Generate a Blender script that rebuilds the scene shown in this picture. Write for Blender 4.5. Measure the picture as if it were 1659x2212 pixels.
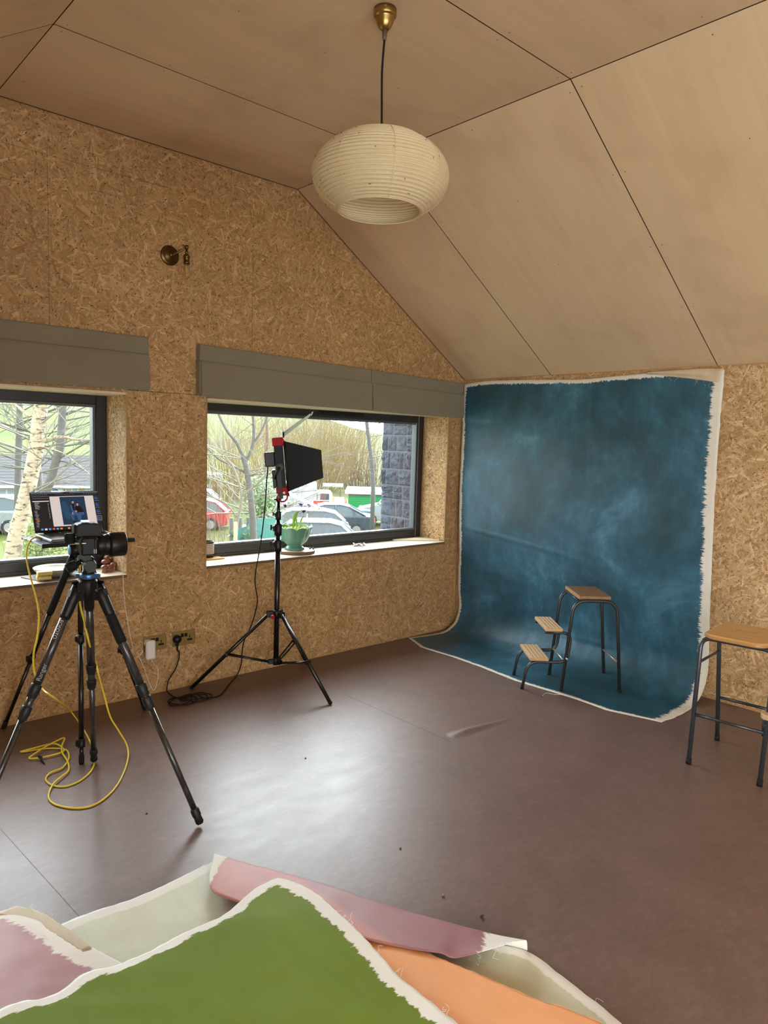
import bpy, math, random
import numpy as np
from mathutils import Vector, Matrix, noise as mnoise
for _o in list(bpy.data.objects): bpy.data.objects.remove(_o)
SC = bpy.context.scene
COL = SC.collection
PI = math.pi
rnd = random.Random(7)
V = Vector

# ------------------------------------------------------------------ camera
FPX, FW, FH = 1561.0, 1659.0, 2212.0
CO = V((-4.53606, -4.03116, 1.55))
CF = V((0.67161808, 0.7346085, -0.09633022))
CR = V((0.73967617, -0.67228184, 0.03027023))
CU = V((0.04252429, 0.0915832, 0.99488904))
cam = bpy.data.cameras.new('camera'); camo = bpy.data.objects.new('viewpoint', cam); COL.objects.link(camo)
camo.matrix_world = Matrix(((CR.x, CU.x, -CF.x, CO.x), (CR.y, CU.y, -CF.y, CO.y), (CR.z, CU.z, -CF.z, CO.z), (0, 0, 0, 1)))
cam.sensor_fit = 'HORIZONTAL'; cam.sensor_width = 36.0; cam.lens = FPX / FW * 36.0
cam.clip_start = 0.05; cam.clip_end = 2000
SC.camera = camo

# ------------------------------------------------------------------ world, lights, exposure
SKY, GLOW, GLOW_P = 5.0, 29.0, 2.3
wd = bpy.data.worlds.new('sky'); SC.world = wd; wd.use_nodes = True
nt = wd.node_tree; nt.nodes.clear()
bg = nt.nodes.new('ShaderNodeBackground'); wo = nt.nodes.new('ShaderNodeOutputWorld')
tc = nt.nodes.new('ShaderNodeTexCoord')
def _m(op, a, b=0.0):
    x = nt.nodes.new('ShaderNodeMath'); x.operation = op
    for i, v in ((0, a), (1, b)):
        if hasattr(v, 'is_output'): nt.links.new(v, x.inputs[i])
        else: x.inputs[i].default_value = v
    return x.outputs[0]
# bright overcast: pale veil everywhere, a broad bright glow where the sun stands behind the cloud
dt = nt.nodes.new('ShaderNodeVectorMath'); dt.operation = 'DOT_PRODUCT'; nt.links.new(tc.outputs['Generated'], dt.inputs[0])
dt.inputs[1].default_value = V((0.70, 0.68, 0.45)).normalized()
g = _m('POWER', _m('MAXIMUM', dt.outputs['Value'], 0.0), GLOW_P)
st = _m('ADD', _m('MULTIPLY', g, GLOW), SKY)
bg.inputs[0].default_value = (0.86, 0.94, 1.0, 1)
nt.links.new(st, bg.inputs[1])
nt.links.new(bg.outputs[0], wo.inputs[0])

def area(name, loc, target, sx_, sy_, power, col=(1, 1, 1), portal=False):
    l = bpy.data.lights.new(name, 'AREA'); l.shape = 'RECTANGLE'; l.size = sx_; l.size_y = sy_; l.energy = power; l.color = col
    o = bpy.data.objects.new(name, l); COL.objects.link(o); o.location = loc
    o.rotation_euler = (V(target) - V(loc)).to_track_quat('-Z', 'Y').to_euler()
    if portal: l.cycles.is_portal = True
    return o
area('daylight_portal', (-1.25, 0.40, 1.27), (-1.25, -1, 1.27), 2.3, 1.2, 1, portal=True)
area('daylight_portal', (-3.93, 0.40, 1.27), (-3.93, -1, 1.27), 2.3, 1.2, 1, portal=True)
area('unseen_side_fill', (-5.65, -5.7, 1.15), (0, -5.5, 1.0), 2.5, 1.9, 290, (1.0, 0.98, 0.95))  # fill light added outside a guessed, unseen side window to brighten the right wall
area('added_rear_fill', (-3.6, -7.85, 1.0), (-3.6, 0, 4.5), 2.4, 1.8, 50, (1.0, 0.98, 0.95))  # fill light added behind the viewer, tilted up to lift the ceiling
SC.view_settings.view_transform = 'Standard'; SC.view_settings.look = 'None'
SC.view_settings.exposure = 0.0; SC.view_settings.gamma = 1.0; SC.view_settings.use_curve_mapping = False
try:
    SC.cycles.use_denoising = True; SC.cycles.denoiser = 'OPENIMAGEDENOISE'
    SC.cycles.max_bounces = 10; SC.cycles.diffuse_bounces = 5; SC.cycles.glossy_bounces = 4; SC.cycles.transparent_max_bounces = 12
    SC.cycles.caustics_reflective = False; SC.cycles.caustics_refractive = False; SC.cycles.sample_clamp_indirect = 6.0
except Exception: pass

# ------------------------------------------------------------------ picture point -> place on a known plane
def ray(px, py): return CF + CR * ((px - FW / 2) / FPX) - CU * ((py - FH / 2) / FPX)
def onpl(px, py, ax, v):
    d = ray(px, py); return CO + d * ((v - CO[ax]) / d[ax])
def fl(px, py, z=0.0): return onpl(px, py, 2, z)
def bk(px, py, y=0.0): return onpl(px, py, 1, y)
def rt(px, py, x=0.0): return onpl(px, py, 0, x)
def dp(px, py, d): return CO + ray(px, py) * d
def depth(p): return (V(p) - CO).dot(CF)

# ------------------------------------------------------------------ mesh builder
def frame(d):
    d = d.normalized(); a = V((0, 0, 1)) if abs(d.z) < 0.95 else V((1, 0, 0))
    u = a.cross(d).normalized(); return u, d.cross(u).normalized(), d
class MB:
    def __init__(s): s.v = []; s.f = []; s.mi = []; s.sm = []; s.uv = {}
    def add(s, vs, fs, mi=0, sm=False, uvs=None):
        o = len(s.v); s.v += [V(p) for p in vs]
        for k, f in enumerate(fs):
            if uvs: s.uv[len(s.f)] = uvs[k]
            s.f.append([i + o for i in f]); s.mi.append(mi); s.sm.append(sm)
        return s
    def box(s, c, sz, ux=V((1, 0, 0)), uy=V((0, 1, 0)), mi=0, ch=0.0):
        ux = V(ux).normalized(); uy = V(uy).normalized(); uz = ux.cross(uy); c = V(c); hx, hy, hz = sz[0] / 2, sz[1] / 2, sz[2] / 2
        if ch <= 0:
            P = [c + ux * (a * hx) + uy * (b * hy) + uz * (d * hz) for a in (-1, 1) for b in (-1, 1) for d in (-1, 1)]
            return s.add(P, [(0, 1, 3, 2), (4, 6, 7, 5), (0, 4, 5, 1), (2, 3, 7, 6), (0, 2, 6, 4), (1, 5, 7, 3)], mi)
        ch = min(ch, hx * .98, hy * .98, hz * .98); P = []; idx = {}
        for a in (-1, 1):
            for b in (-1, 1):
                for d in (-1, 1):
                    for k, (x, y, z) in enumerate(((hx, hy - ch, hz - ch), (hx - ch, hy, hz - ch), (hx - ch, hy - ch, hz))):
                        idx[(a, b, d, k)] = len(P); P.append(c + ux * (a * x) + uy * (b * y) + uz * (d * z))
        F = []
        for a in (-1, 1):
            F.append([idx[(a, -1, -1, 0)], idx[(a, 1, -1, 0)], idx[(a, 1, 1, 0)], idx[(a, -1, 1, 0)]][::a])
            F.append([idx[(-1, a, -1, 1)], idx[(-1, a, 1, 1)], idx[(1, a, 1, 1)], idx[(1, a, -1, 1)]][::a])
            F.append([idx[(-1, -1, a, 2)], idx[(1, -1, a, 2)], idx[(1, 1, a, 2)], idx[(-1, 1, a, 2)]][::a])
        for a in (-1, 1):
            for b in (-1, 1):
                F.append([idx[(a, b, -1, 0)], idx[(a, b, -1, 1)], idx[(a, b, 1, 1)], idx[(a, b, 1, 0)]][::a * b])
                F.append([idx[(a, -1, b, 0)], idx[(a, 1, b, 0)], idx[(a, 1, b, 2)], idx[(a, -1, b, 2)]][::a * b])
                F.append([idx[(-1, a, b, 1)], idx[(-1, a, b, 2)], idx[(1, a, b, 2)], idx[(1, a, b, 1)]][::a * b])
        for a in (-1, 1):
            for b in (-1, 1):
                for d in (-1, 1): F.append([idx[(a, b, d, 0)], idx[(a, b, d, 1)], idx[(a, b, d, 2)]][::a * b * d])
        return s.add(P, F, mi)
    def bb(s, lo, hi, mi=0, ch=0.0):
        lo, hi = V(lo), V(hi); return s.box((lo + hi) / 2, hi - lo, mi=mi, ch=ch)
    def tube(s, pts, r, n=10, closed=False, caps=True, mi=0):
        pts = [V(p) for p in pts]; N = len(pts); R = r if isinstance(r, (list, tuple)) else [r] * N
        T = []
        for i in range(N):
            a = pts[i - 1] if (i or closed) else pts[i]; b = pts[(i + 1) % N] if (i < N - 1 or closed) else pts[i]
            t = b - a; T.append(t.normalized() if t.length > 1e-9 else V((0, 0, 1)))
        u, w, _ = frame(T[0]); P = []
        for i in range(N):
            if i:
                u = u - T[i] * u.dot(T[i]); u = u.normalized() if u.length > 1e-6 else frame(T[i])[0]
            w = T[i].cross(u)
            P += [pts[i] + (u * math.cos(2 * PI * k / n) + w * math.sin(2 * PI * k / n)) * R[i] for k in range(n)]
        F = [[i * n + k, i * n + (k + 1) % n, ((i + 1) % N) * n + (k + 1) % n, ((i + 1) % N) * n + k] for i in range(N if closed else N - 1) for k in range(n)]
        o = len(s.v); s.add(P, F, mi, True)
        if caps and not closed:
            s.f.append([o + k for k in range(n)][::-1]); s.mi.append(mi); s.sm.append(False)
            s.f.append([o + (N - 1) * n + k for k in range(n)]); s.mi.append(mi); s.sm.append(False)
        return s
    def cyl(s, a, b, r0, r1=None, n=20, mi=0): return s.tube([a, b], [r0, r0 if r1 is None else r1], n, mi=mi)
    def lathe(s, prof, c=(0, 0, 0), ax=V((0, 0, 1)), n=32, mi=0, sm=True, rf=None, caps=True):
        u, w, d = frame(V(ax)); c = V(c); P = []
        for (r, z) in prof:
            for k in range(n):
                a = 2 * PI * k / n; q = r * (rf(a, z) if rf else 1); P.append(c + (u * math.cos(a) + w * math.sin(a)) * q + d * z)
        m = len(prof); F = [[i * n + k, i * n + (k + 1) % n, (i + 1) * n + (k + 1) % n, (i + 1) * n + k] for i in range(m - 1) for k in range(n)]
        o = len(s.v); s.add(P, F, mi, sm)
        if caps:
            for e, i in ((-1, 0), (1, m - 1)):
                if prof[i][0] > 1e-5: s.f.append([o + i * n + k for k in range(n)][::e]); s.mi.append(mi); s.sm.append(False)
        return s
    def ball(s, c, r, n=12, mi=0, sq=(1, 1, 1)):
        c = V(c); P = []; m = n // 2 + 1
        for i in range(m):
            t = PI * i / (m - 1)
            for k in range(n):
                a = 2 * PI * k / n; P.append(c + V((math.sin(t) * math.cos(a) * r * sq[0], math.sin(t) * math.sin(a) * r * sq[1], math.cos(t) * r * sq[2])))
        return s.add(P, [[i * n + k, (i + 1) * n + k, (i + 1) * n + (k + 1) % n, i * n + (k + 1) % n] for i in range(m - 1) for k in range(n)], mi, True)
    def prism(s, poly, o, ux, uy, dep, mi=0, sm=False):
        o = V(o); ux = V(ux); uy = V(uy); uz = ux.cross(uy).normalized(); n = len(poly)
        P = [o + ux * a + uy * b for a, b in poly] + [o + ux * a + uy * b + uz * dep for a, b in poly]
        F = [list(range(n))[::-1], list(range(n, 2 * n))]
        s.add(P, F, mi); k0 = len(s.v) - 2 * n
        for i in range(n):
            j = (i + 1) % n; s.f.append([k0 + i, k0 + j, k0 + n + j, k0 + n + i]); s.mi.append(mi); s.sm.append(sm)
        return s
    def grid(s, fn, nu, nv, mi=0, sm=True):
        P = [fn(i / nu, j / nv) for i in range(nu + 1) for j in range(nv + 1)]; w = nv + 1
        return s.add(P, [[i * w + j, (i + 1) * w + j, (i + 1) * w + j + 1, i * w + j + 1] for i in range(nu) for j in range(nv)], mi, sm)
    def build(s, name, mats, parent=None, bevel=0.0, solid=0.0, sub=0, attr=None):
        off = V((0, 0, 0)); p = parent
        while p is not None: off = off + p.location; p = p.parent
        me = bpy.data.meshes.new(name); me.from_pydata([tuple(q - off) for q in s.v], [], s.f); me.validate(clean_customdata=False)
        if not isinstance(mats, (list, tuple)): mats = [mats]
        for m in mats: me.materials.append(m)
        if len(me.polygons) == len(s.f):
            me.polygons.foreach_set('material_index', s.mi); me.polygons.foreach_set('use_smooth', s.sm)
        if s.uv and len(me.polygons) == len(s.f):
            ul = me.uv_layers.new(name='UVMap')
            for fi, uvs in s.uv.items():
                for li, q in zip(me.polygons[fi].loop_indices, uvs): ul.data[li].uv = q
        if attr:
            for k, vals in attr.items():
                a = me.attributes.new(k, 'FLOAT', 'POINT'); a.data.foreach_set('value', vals)
        o = bpy.data.objects.new(name, me); COL.objects.link(o)
        if parent is not None: o.parent = parent
        if solid: md = o.modifiers.new('s', 'SOLIDIFY'); md.thickness = solid; md.offset = 0
        if bevel: md = o.modifiers.new('b', 'BEVEL'); md.width = bevel; md.segments = 2; md.limit_method = 'ANGLE'; md.angle_limit = math.radians(40)
        if sub: md = o.modifiers.new('u', 'SUBSURF'); md.levels = sub; md.render_levels = sub
        return o
def smooth(pts, k=8, closed=False):
    pts = [V(p) for p in pts]; N = len(pts); out = []
    for i in range(N if closed else N - 1):
        g = lambda j: pts[j % N] if closed else pts[max(0, min(N - 1, j))]
        a, b, c, d = g(i - 1), g(i), g(i + 1), g(i + 2)
        for t in range(k):
            t /= k; out.append(0.5 * ((2 * b) + (c - a) * t + (2 * a - 5 * b + 4 * c - d) * t * t + (3 * b - a - 3 * c + d) * t ** 3))
    if not closed: out.append(pts[-1])
    return out
def arc_path(pts, rad, k=6):
    pts = [V(p) for p in pts]; out = [pts[0]]
    for i in range(1, len(pts) - 1):
        a, b, c = pts[i - 1], pts[i], pts[i + 1]; r = rad[i - 1] if isinstance(rad, (list, tuple)) else rad
        d1 = (a - b).normalized(); d2 = (c - b).normalized(); p = b + d1 * r; q = b + d2 * r
        for t in range(k + 1):
            t /= k; out.append(p * (1 - t) ** 2 + b * 2 * t * (1 - t) + q * t * t)
    out.append(pts[-1]); return out
def tag(o, label=None, cat=None, group=None, kind=None):
    for k, v in (('label', label), ('category', cat), ('group', group), ('kind', kind)):
        if v: o[k] = v
    return o
def thing(name, loc, label, cat, group=None, kind=None):
    o = bpy.data.objects.new(name, None); COL.objects.link(o); o.location = loc; o.empty_display_size = 0.1
    return tag(o, label, cat, group, kind)
def struct(mb, name, mats, parent=None, **k):
    o = mb.build(name, mats, parent, **k); o['kind'] = 'structure'; return o

# ------------------------------------------------------------------ materials
class NT:
    def __init__(s, name):
        s.m = bpy.data.materials.new(name); s.m.use_nodes = True; s.t = s.m.node_tree; s.t.nodes.clear()
        s.out = s.t.nodes.new('ShaderNodeOutputMaterial')
    def n(s, ty, **k):
        x = s.t.nodes.new('ShaderNode' + ty)
        for a, b in k.items(): setattr(x, a, b)
        return x
    def l(s, a, b): s.t.links.new(a, b)
    def val(s, sock, v):
        if hasattr(v, 'is_output'): s.l(v, sock)
        else: sock.default_value = v
    def coord(s, scale=(1, 1, 1), rot=(0, 0, 0), kind='Object', loc=(0, 0, 0)):
        c = s.n('TexCoord'); mp = s.n('Mapping'); mp.inputs['Scale'].default_value = scale; mp.inputs['Rotation'].default_value = rot; mp.inputs['Location'].default_value = loc
        s.l(c.outputs[kind], mp.inputs[0]); return mp.outputs[0]
    def noise(s, vec, scale=5, detail=4, rough=.55, dist=0.0):
        x = s.n('TexNoise'); x.inputs['Scale'].default_value = scale; x.inputs['Detail'].default_value = detail; x.inputs['Roughness'].default_value = rough; x.inputs['Distortion'].default_value = dist
        if vec is not None: s.l(vec, x.inputs['Vector'])
        return x.outputs[0]
    def ramp(s, fac, stops):
        r = s.n('ValToRGB'); e = r.color_ramp.elements
        while len(e) < len(stops): e.new(0.5)
        for i, (p, c) in enumerate(stops):
            e[i].position = p; e[i].color = (c, c, c, 1) if isinstance(c, (int, float)) else (*c, 1)
        s.l(fac, r.inputs[0]); return r.outputs[0]
    def mix(s, f, a, b, mode='MIX'):
        x = s.n('Mix', data_type='RGBA', blend_type=mode)
        s.val(x.inputs[0], f)
        for so, v in ((x.inputs[6], a), (x.inputs[7], b)):
            if hasattr(v, 'is_output'): s.l(v, so)
            else: so.default_value = (v, v, v, 1) if isinstance(v, (int, float)) else (*v, 1)
        return x.outputs[2]
    def math(s, op, a, b=0.0, c=0.0):
        x = s.n('Math', operation=op); s.val(x.inputs[0], a); s.val(x.inputs[1], b)
        if op in ('MULTIPLY_ADD', 'SMOOTH_MIN'): s.val(x.inputs[2], c)
        return x.outputs[0]
    def attr(s, name):
        x = s.n('Attribute'); x.attribute_name = name; return x
    def bump(s, h, strength=.3, dist=.01):
        b = s.n('Bump'); b.inputs['Strength'].default_value = strength; b.inputs['Distance'].default_value = dist; s.l(h, b.inputs['Height']); return b.outputs[0]
    def pbsdf(s, col, rough=.5, metal=0.0, normal=None, spec=.5, sheen=0.0, coat=0.0, coat_rough=.1, emit=None, estr=0.0, trans=0.0):
        p = s.n('BsdfPrincipled')
        if hasattr(col, 'is_output'): s.l(col, p.inputs['Base Color'])
        else: p.inputs['Base Color'].default_value = (*col, 1)
        s.val(p.inputs['Roughness'], rough); s.val(p.inputs['Metallic'], metal); s.val(p.inputs['Specular IOR Level'], spec)
        if normal is not None: s.l(normal, p.inputs['Normal'])
        if sheen: p.inputs['Sheen Weight'].default_value = sheen
        if coat: p.inputs['Coat Weight'].default_value = coat; p.inputs['Coat Roughness'].default_value = coat_rough
        if trans: p.inputs['Transmission Weight'].default_value = trans
        if emit is not None: p.inputs['Emission Color'].default_value = (*emit, 1); p.inputs['Emission Strength'].default_value = estr
        s.l(p.outputs[0], s.out.inputs[0]); s.p = p; return p
def plain(name, col, rough=.5, metal=0.0, var=.08, scale=30, bump=0.0, **k):
    m = NT(name); v = m.coord(); n = m.noise(v, scale, 3)
    c = m.mix(m.math('MULTIPLY', n, 1.0), tuple(x * (1 - var) for x in col), tuple(min(1, x * (1 + var)) for x in col))
    nm = m.bump(m.noise(v, scale * 6, 3), bump, .002) if bump else None
    m.pbsdf(c, rough, metal, nm, **k); return m.m
def wood(name, c0, c1, grain=(2, 60, 60), rough=.4, rot=(0, 0, 0), coat=0.0, contrast=(.3, .7)):
    m = NT(name); v = m.coord(grain, rot); n = m.noise(v, 1.0, 6, .6, .3); f = m.ramp(n, [(contrast[0], c0), (contrast[1], c1)])
    m.pbsdf(f, rough, 0, m.bump(n, .08, .003), coat=coat); return m.m
def emis(name, col, st):
    m = NT(name); m.pbsdf((0, 0, 0), .3, emit=col, estr=st); return m.m
M = {}

def osb_mat(name):
    m = NT(name); a = m.attr('Col').outputs['Color']
    g = m.noise(m.coord((6, 220, 1), kind='UV'), 1.0, 3, .6); fine = m.noise(m.coord(), 140, 3, .6)
    c = m.mix(m.math('MULTIPLY', g, 1.0), 0.78, 1.18); c = m.mix(1.0, a, c, 'MULTIPLY')
    c2 = m.mix(fine, 0.85, 1.12); c = m.mix(1.0, c, c2, 'MULTIPLY')
    big = m.ramp(m.noise(m.coord(), 1.3, 2), [(.35, (.93, .92, .9)), (.65, (1.05, 1.05, 1.05))]); c = m.mix(1.0, c, big, 'MULTIPLY')
    m.pbsdf(c, .62, 0, m.bump(g, .15, .002), spec=.35); return m.m
M['osb'] = osb_mat('osb')
def ply_mat():
    m = NT('birch_ply'); uv = m.coord((.55, 9, 1), kind='UV')
    warp = m.noise(m.coord((.6, 1.6, 1), kind='UV'), 1.4, 2)
    n1 = m.noise(uv, 1.6, 5, .62, 1.1); n2 = m.noise(m.coord((2.2, 90, 1), kind='UV'), 1.0, 3, .6)
    c = m.ramp(n1, [(.28, (.655, .468, .292)), (.52, (.685, .50, .315)), (.74, (.705, .52, .332))])
    c = m.mix(1.0, c, m.mix(n2, .95, 1.04), 'MULTIPLY'); c = m.mix(1.0, c, m.ramp(warp, [(.3, .95), (.7, 1.03)]), 'MULTIPLY')
    wv = m.noise(m.coord((1.1, 1.3, 1), kind='UV'), 2.2, 3, .5, .6); c = m.mix(1.0, c, m.ramp(wv, [(.30, (.90, .885, .87)), (.50, 1.0)]), 'MULTIPLY')
    m.pbsdf(c, .5, 0, m.bump(n1, .04, .004), spec=.35); return m.m
M['ply'] = ply_mat()
M['seam'] = plain('seam_shadow_gap', (.016, .009, .006), .9)
M['screw'] = plain('screw_hole', (.06, .04, .03), .6)
def floor_mat():
    m = NT('brown_lino'); v = m.coord()
    n1 = m.noise(m.coord((1, 1, 1)), 3.2, 6, .7, .4); n2 = m.noise(m.coord((9, 20, 1), (0, 0, .6)), 2.2, 6, .75, .5); n3 = m.noise(v, 90, 3)
    c = m.ramp(n2, [(.3, (.145, .088, .073)), (.52, (.165, .101, .084)), (.75, (.20, .127, .105))])
    c = m.mix(1.0, c, m.ramp(n1, [(.3, .86), (.7, 1.12)]), 'MULTIPLY'); c = m.mix(1.0, c, m.mix(n3, .92, 1.08), 'MULTIPLY')
    # fine pale scuffs
    sc = m.ramp(m.noise(m.coord((5, 70, 1), (0, 0, -.5)), 1.5, 4, .7), [(.68, 0.0), (.78, 1.0)]); c = m.mix(m.math('MULTIPLY', sc, .2), c, (.36, .28, .24))
    r = m.math('MULTIPLY_ADD', m.noise(m.coord((4, 9, 1), (0, 0, .4)), 1.5, 5, .65),   .14, .36)
    m.pbsdf(c, r, 0, m.bump(m.noise(v, 60, 4, .6), .05, .004), spec=.55); return m.m
M['floor'] = floor_mat()
M['frame'] = plain('dark_grey_window_frame', (.018, .018, .02), .38, var=.05)
M['paint'] = plain('white_wall', (.6, .55, .48), .8)
M['black_plastic'] = plain('black_plastic', (.006, .006, .0065), .42, spec=.35)
M['black_metal'] = plain('black_metal', (.005, .005, .0055), .48, spec=.35)
M['black_rubber'] = plain('black_rubber', (.007, .007, .007), .75, spec=.3)
M['chrome'] = plain('chrome', (.75, .75, .76), .18, 1.0)
M['steel'] = plain('brushed_steel', (.55, .55, .56), .35, 1.0)
M['brass'] = plain('aged_brass', (.42, .29, .10), .32, 1.0)
M['dark_brass'] = plain('dark_antique_brass', (.16, .10, .04), .36, 1.0)
M['white_plastic'] = plain('white_plastic', (.82, .81, .78), .35)
M['yellow'] = plain('yellow_cable', (.80, .60, .03), .45)
M['blue_metal'] = plain('blue_anodised', (.07, .17, .36), .34, .7)
M['red'] = plain('red_plastic', (.36, .008, .014), .6, spec=.25)
M['canvas'] = plain('raw_canvas', (.70, .66, .585), .85, bump=.15)
M['thread'] = plain('canvas_thread', (.76, .72, .64), .8)
def glass_mat():
    m = NT('window_glass'); t = m.n('BsdfTransparent'); t.inputs[0].default_value = (.96, .98, .97, 1)
    g = m.n('BsdfGlossy'); g.inputs['Roughness'].default_value = .01
    f = m.n('Fresnel'); gn = m.n('NewGeometry'); m.l(m.math('MULTIPLY_ADD', gn.outputs['Backfacing'], 1 / 1.45 - 1.45, 1.45), f.inputs[0]); x = m.n('MixShader'); m.l(f.outputs[0], x.inputs[0]); m.l(t.outputs[0], x.inputs[1]); m.l(g.outputs[0], x.inputs[2]); m.l(x.outputs[0], m.out.inputs[0]); return m.m
M['glass'] = glass_mat()

# ------------------------------------------------------------------ room shell
XL, XR, YF = -5.19, 0.0, -7.3
ZE, ZF, XA, XB = 2.0816, 3.171, -3.4916, -1.7013
SZ, HZ, WD = 0.7456, 1.7838, 0.36
W2 = (-2.3394, -0.1673); W1 = (-5.02, -2.8476)
GAB = [(XL, 0), (XR, 0), (XR, ZE), (XB, ZF), (XA, ZF), (XL, ZE)]
OSB_C = np.array([(.56, .35, .165), (.49, .295, .13), (.43, .25, .105), (.62, .41, .21), (.41, .235, .095), (.52, .325, .15), (.345, .185, .072)])
OSB_P = np.array([.22, .22, .18, .14, .11, .09, .04])
def flakes(rg, n, org, ux, uy, un, W, H, ok, big=1.0, dark=.05, tint=(1, 1, 1)):
    """thin wood strands pressed into a board face, as numpy quads"""
    L = rg.gamma(3.0, .013, n) * big + .012 * big; B = rg.gamma(2.6, .0026, n) * big + .002 * big
    small = rg.random(n) < .42; L[small] *= .5; B[small] *= .36
    col = OSB_C[rg.choice(len(OSB_C), n, p=OSB_P)] * rg.uniform(.84, 1.14, (n, 1)) * np.array(tint)
    col[small] *= rg.uniform(.76, 1.16, (small.sum(), 1))
    dk = rg.random(n) < dark; L[dk] = rg.uniform(.003, .014, dk.sum()); B[dk] = rg.uniform(.0015, .0045, dk.sum()); col[dk] = np.array((.035, .02, .014)) * rg.uniform(.6, 1.8, (dk.sum(), 1))
    cx = rg.uniform(0, W, n); cy = rg.uniform(0, H, n); a = rg.uniform(0, PI, n)
    dx = np.cos(a); dy = np.sin(a); h = rg.uniform(.0002, .0016, n); h[dk] = .0017
    P = np.zeros((n, 4, 2))
    for k, (s, t) in enumerate(((-1, -1), (1, -1), (1, 1), (-1, 1))):
        l = s * L / 2 * rg.uniform(.85, 1.1, n); b = t * B / 2 * rg.uniform(.7, 1.1, n)
        P[:, k, 0] = cx + dx * l - dy * b; P[:, k, 1] = cy + dy * l + dx * b
    keep = np.ones(n, bool)
    for k in range(4): keep &= ok(P[:, k, 0], P[:, k, 1])
    keep &= ok(cx, cy)
    P = P[keep]; h = h[keep]; col = col[keep]; L = L[keep]; B = B[keep]; m = len(P)
    Q = np.array(org) + P[:, :, 0:1] * np.array(ux) + P[:, :, 1:2] * np.array(uy) + h[:, None, None] * np.array(un)
    o1 = rg.uniform(0, 50, (m, 2)); uv = np.zeros((m, 4, 2))
    for k, (s, t) in enumerate(((0, 0), (1, 0), (1, 1), (0, 1))): uv[:, k, 0] = s * L + o1[:, 0]; uv[:, k, 1] = t * B + o1[:, 1]
    return Q.reshape(-1, 3), np.repeat(col, 4, 0), uv.reshape(-1, 2)
def osb_wall(mb, name, sets, mats, dark_faces=None):
    """board body plus its pressed strands, one mesh"""
    nv = len(mb.v); bv = np.array([tuple(p) for p in mb.v]); Vs = [bv]; Cs = [np.tile(np.array((.43, .25, .11)), (nv, 1))]; UV = []
    for q, c, u in sets: Vs.append(q); Cs.append(c); UV.append(u)
    VV = np.concatenate(Vs); CC = np.concatenate(Cs); nf = sum(len(q) for q, _, _ in sets) // 4
    me = bpy.data.meshes.new(name)
    base_loops = [i for f in mb.f for i in f]; ls = []; p = 0
    for f in mb.f: ls.append(p); p += len(f)
    loops = np.concatenate([np.array(base_loops, int), np.arange(nv, nv + nf * 4)]); starts = np.concatenate([np.array(ls, int), p + 4 * np.arange(nf)])
    tot = np.concatenate([np.array([len(f) for f in mb.f], int), np.full(nf, 4)])
    me.vertices.add(len(VV)); me.vertices.foreach_set('co', VV.ravel()); me.loops.add(len(loops)); me.loops.foreach_set('vertex_index', loops)
    me.polygons.add(len(starts)); me.polygons.foreach_set('loop_start', starts)
    try: me.polygons.foreach_set('loop_total', tot)
    except Exception: pass
    mi = np.concatenate([np.array(mb.mi, int), np.zeros(nf, int)]); 
    for m in mats: me.materials.append(m)
    me.polygons.foreach_set('material_index', mi); me.polygons.foreach_set('use_smooth', np.zeros(len(starts), bool)); me.update(calc_edges=True)
    a = me.attributes.new('Col', 'FLOAT_COLOR', 'POINT'); a.data.foreach_set('color', np.concatenate([CC, np.ones((len(CC), 1))], 1).ravel())
    ul = me.uv_layers.new(name='UVMap'); uvb = VV[np.array(base_loops, int)] @ np.array([[1, 0], [1, .3], [.3, 1]]); ul.data.foreach_set('uv', np.concatenate([uvb] + UV).ravel())
    o = bpy.data.objects.new(name, me); COL.objects.link(o); o['kind'] = 'structure'; return o
RG = np.random.default_rng(3)
# gable wall with the two windows
b = MB()
def gp(poly): b.prism(poly, (0, 0, 0), (1, 0, 0), (0, 0, 1), -WD)
gp([(XL, -.1), (XR, -.1), (XR, SZ - .018), (XL, SZ - .018)]); gp([(XL, SZ - .018), (W1[0], SZ - .018), (W1[0], HZ), (XL, HZ)])
gp([(W1[1], SZ - .018), (W2[0], SZ - .018), (W2[0], HZ), (W1[1], HZ)]); gp([(W2[1], SZ - .018), (XR, SZ - .018), (XR, HZ), (W2[1], HZ)])
gp([(XL, HZ), (XR, HZ), (XR, ZE), (XB, ZF), (XA, ZF), (XL, ZE)])
# board joints
for lo, hi in (((W1[1] + .0, -.0021, HZ + .014), (-2.30, 0, HZ + .0165)), ((-2.0305, -.0018, 2.1), (-2.0295, 0, 2.97)), ((-3.2545, -.0018, 2.1), (-3.2535, 0, 3.0)), ((-3.49, -.0021, 2.956), (-2.6, 0, 2.957))):
    b.bb(lo, hi, mi=1)
slope = (ZF - ZE) / (XR - XB)
def okg(x, z):
    X = x + XL; top = np.where(X > XB, ZE + (XR - X) * slope, np.where(X < XA, ZE + (X - XL) * slope, ZF))
    ins = (X > XL) & (X < XR) & (z > 0) & (z < top)
    for w in (W1, W2): ins &= ~((X > w[0] - .001) & (X < w[1] + .001) & (z > SZ - .02) & (z < HZ + .001))
    return ins
S = [flakes(RG, 135000, (XL, 0, 0), (1, 0, 0), (0, 0, 1), (0, -1, 0), 5.19, 3.171, okg, 1.0, .10)]
rect = lambda w, h: (lambda x, y: (x > .002) & (x < w - .002) & (y > .002) & (y < h - .002))
for w in (W1, W2):
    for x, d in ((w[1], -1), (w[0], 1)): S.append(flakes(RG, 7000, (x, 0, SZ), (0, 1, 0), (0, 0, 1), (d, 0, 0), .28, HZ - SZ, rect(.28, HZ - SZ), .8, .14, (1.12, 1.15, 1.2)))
osb_wall(b, 'wall_back', S, [M['osb'], M['seam']])
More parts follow.
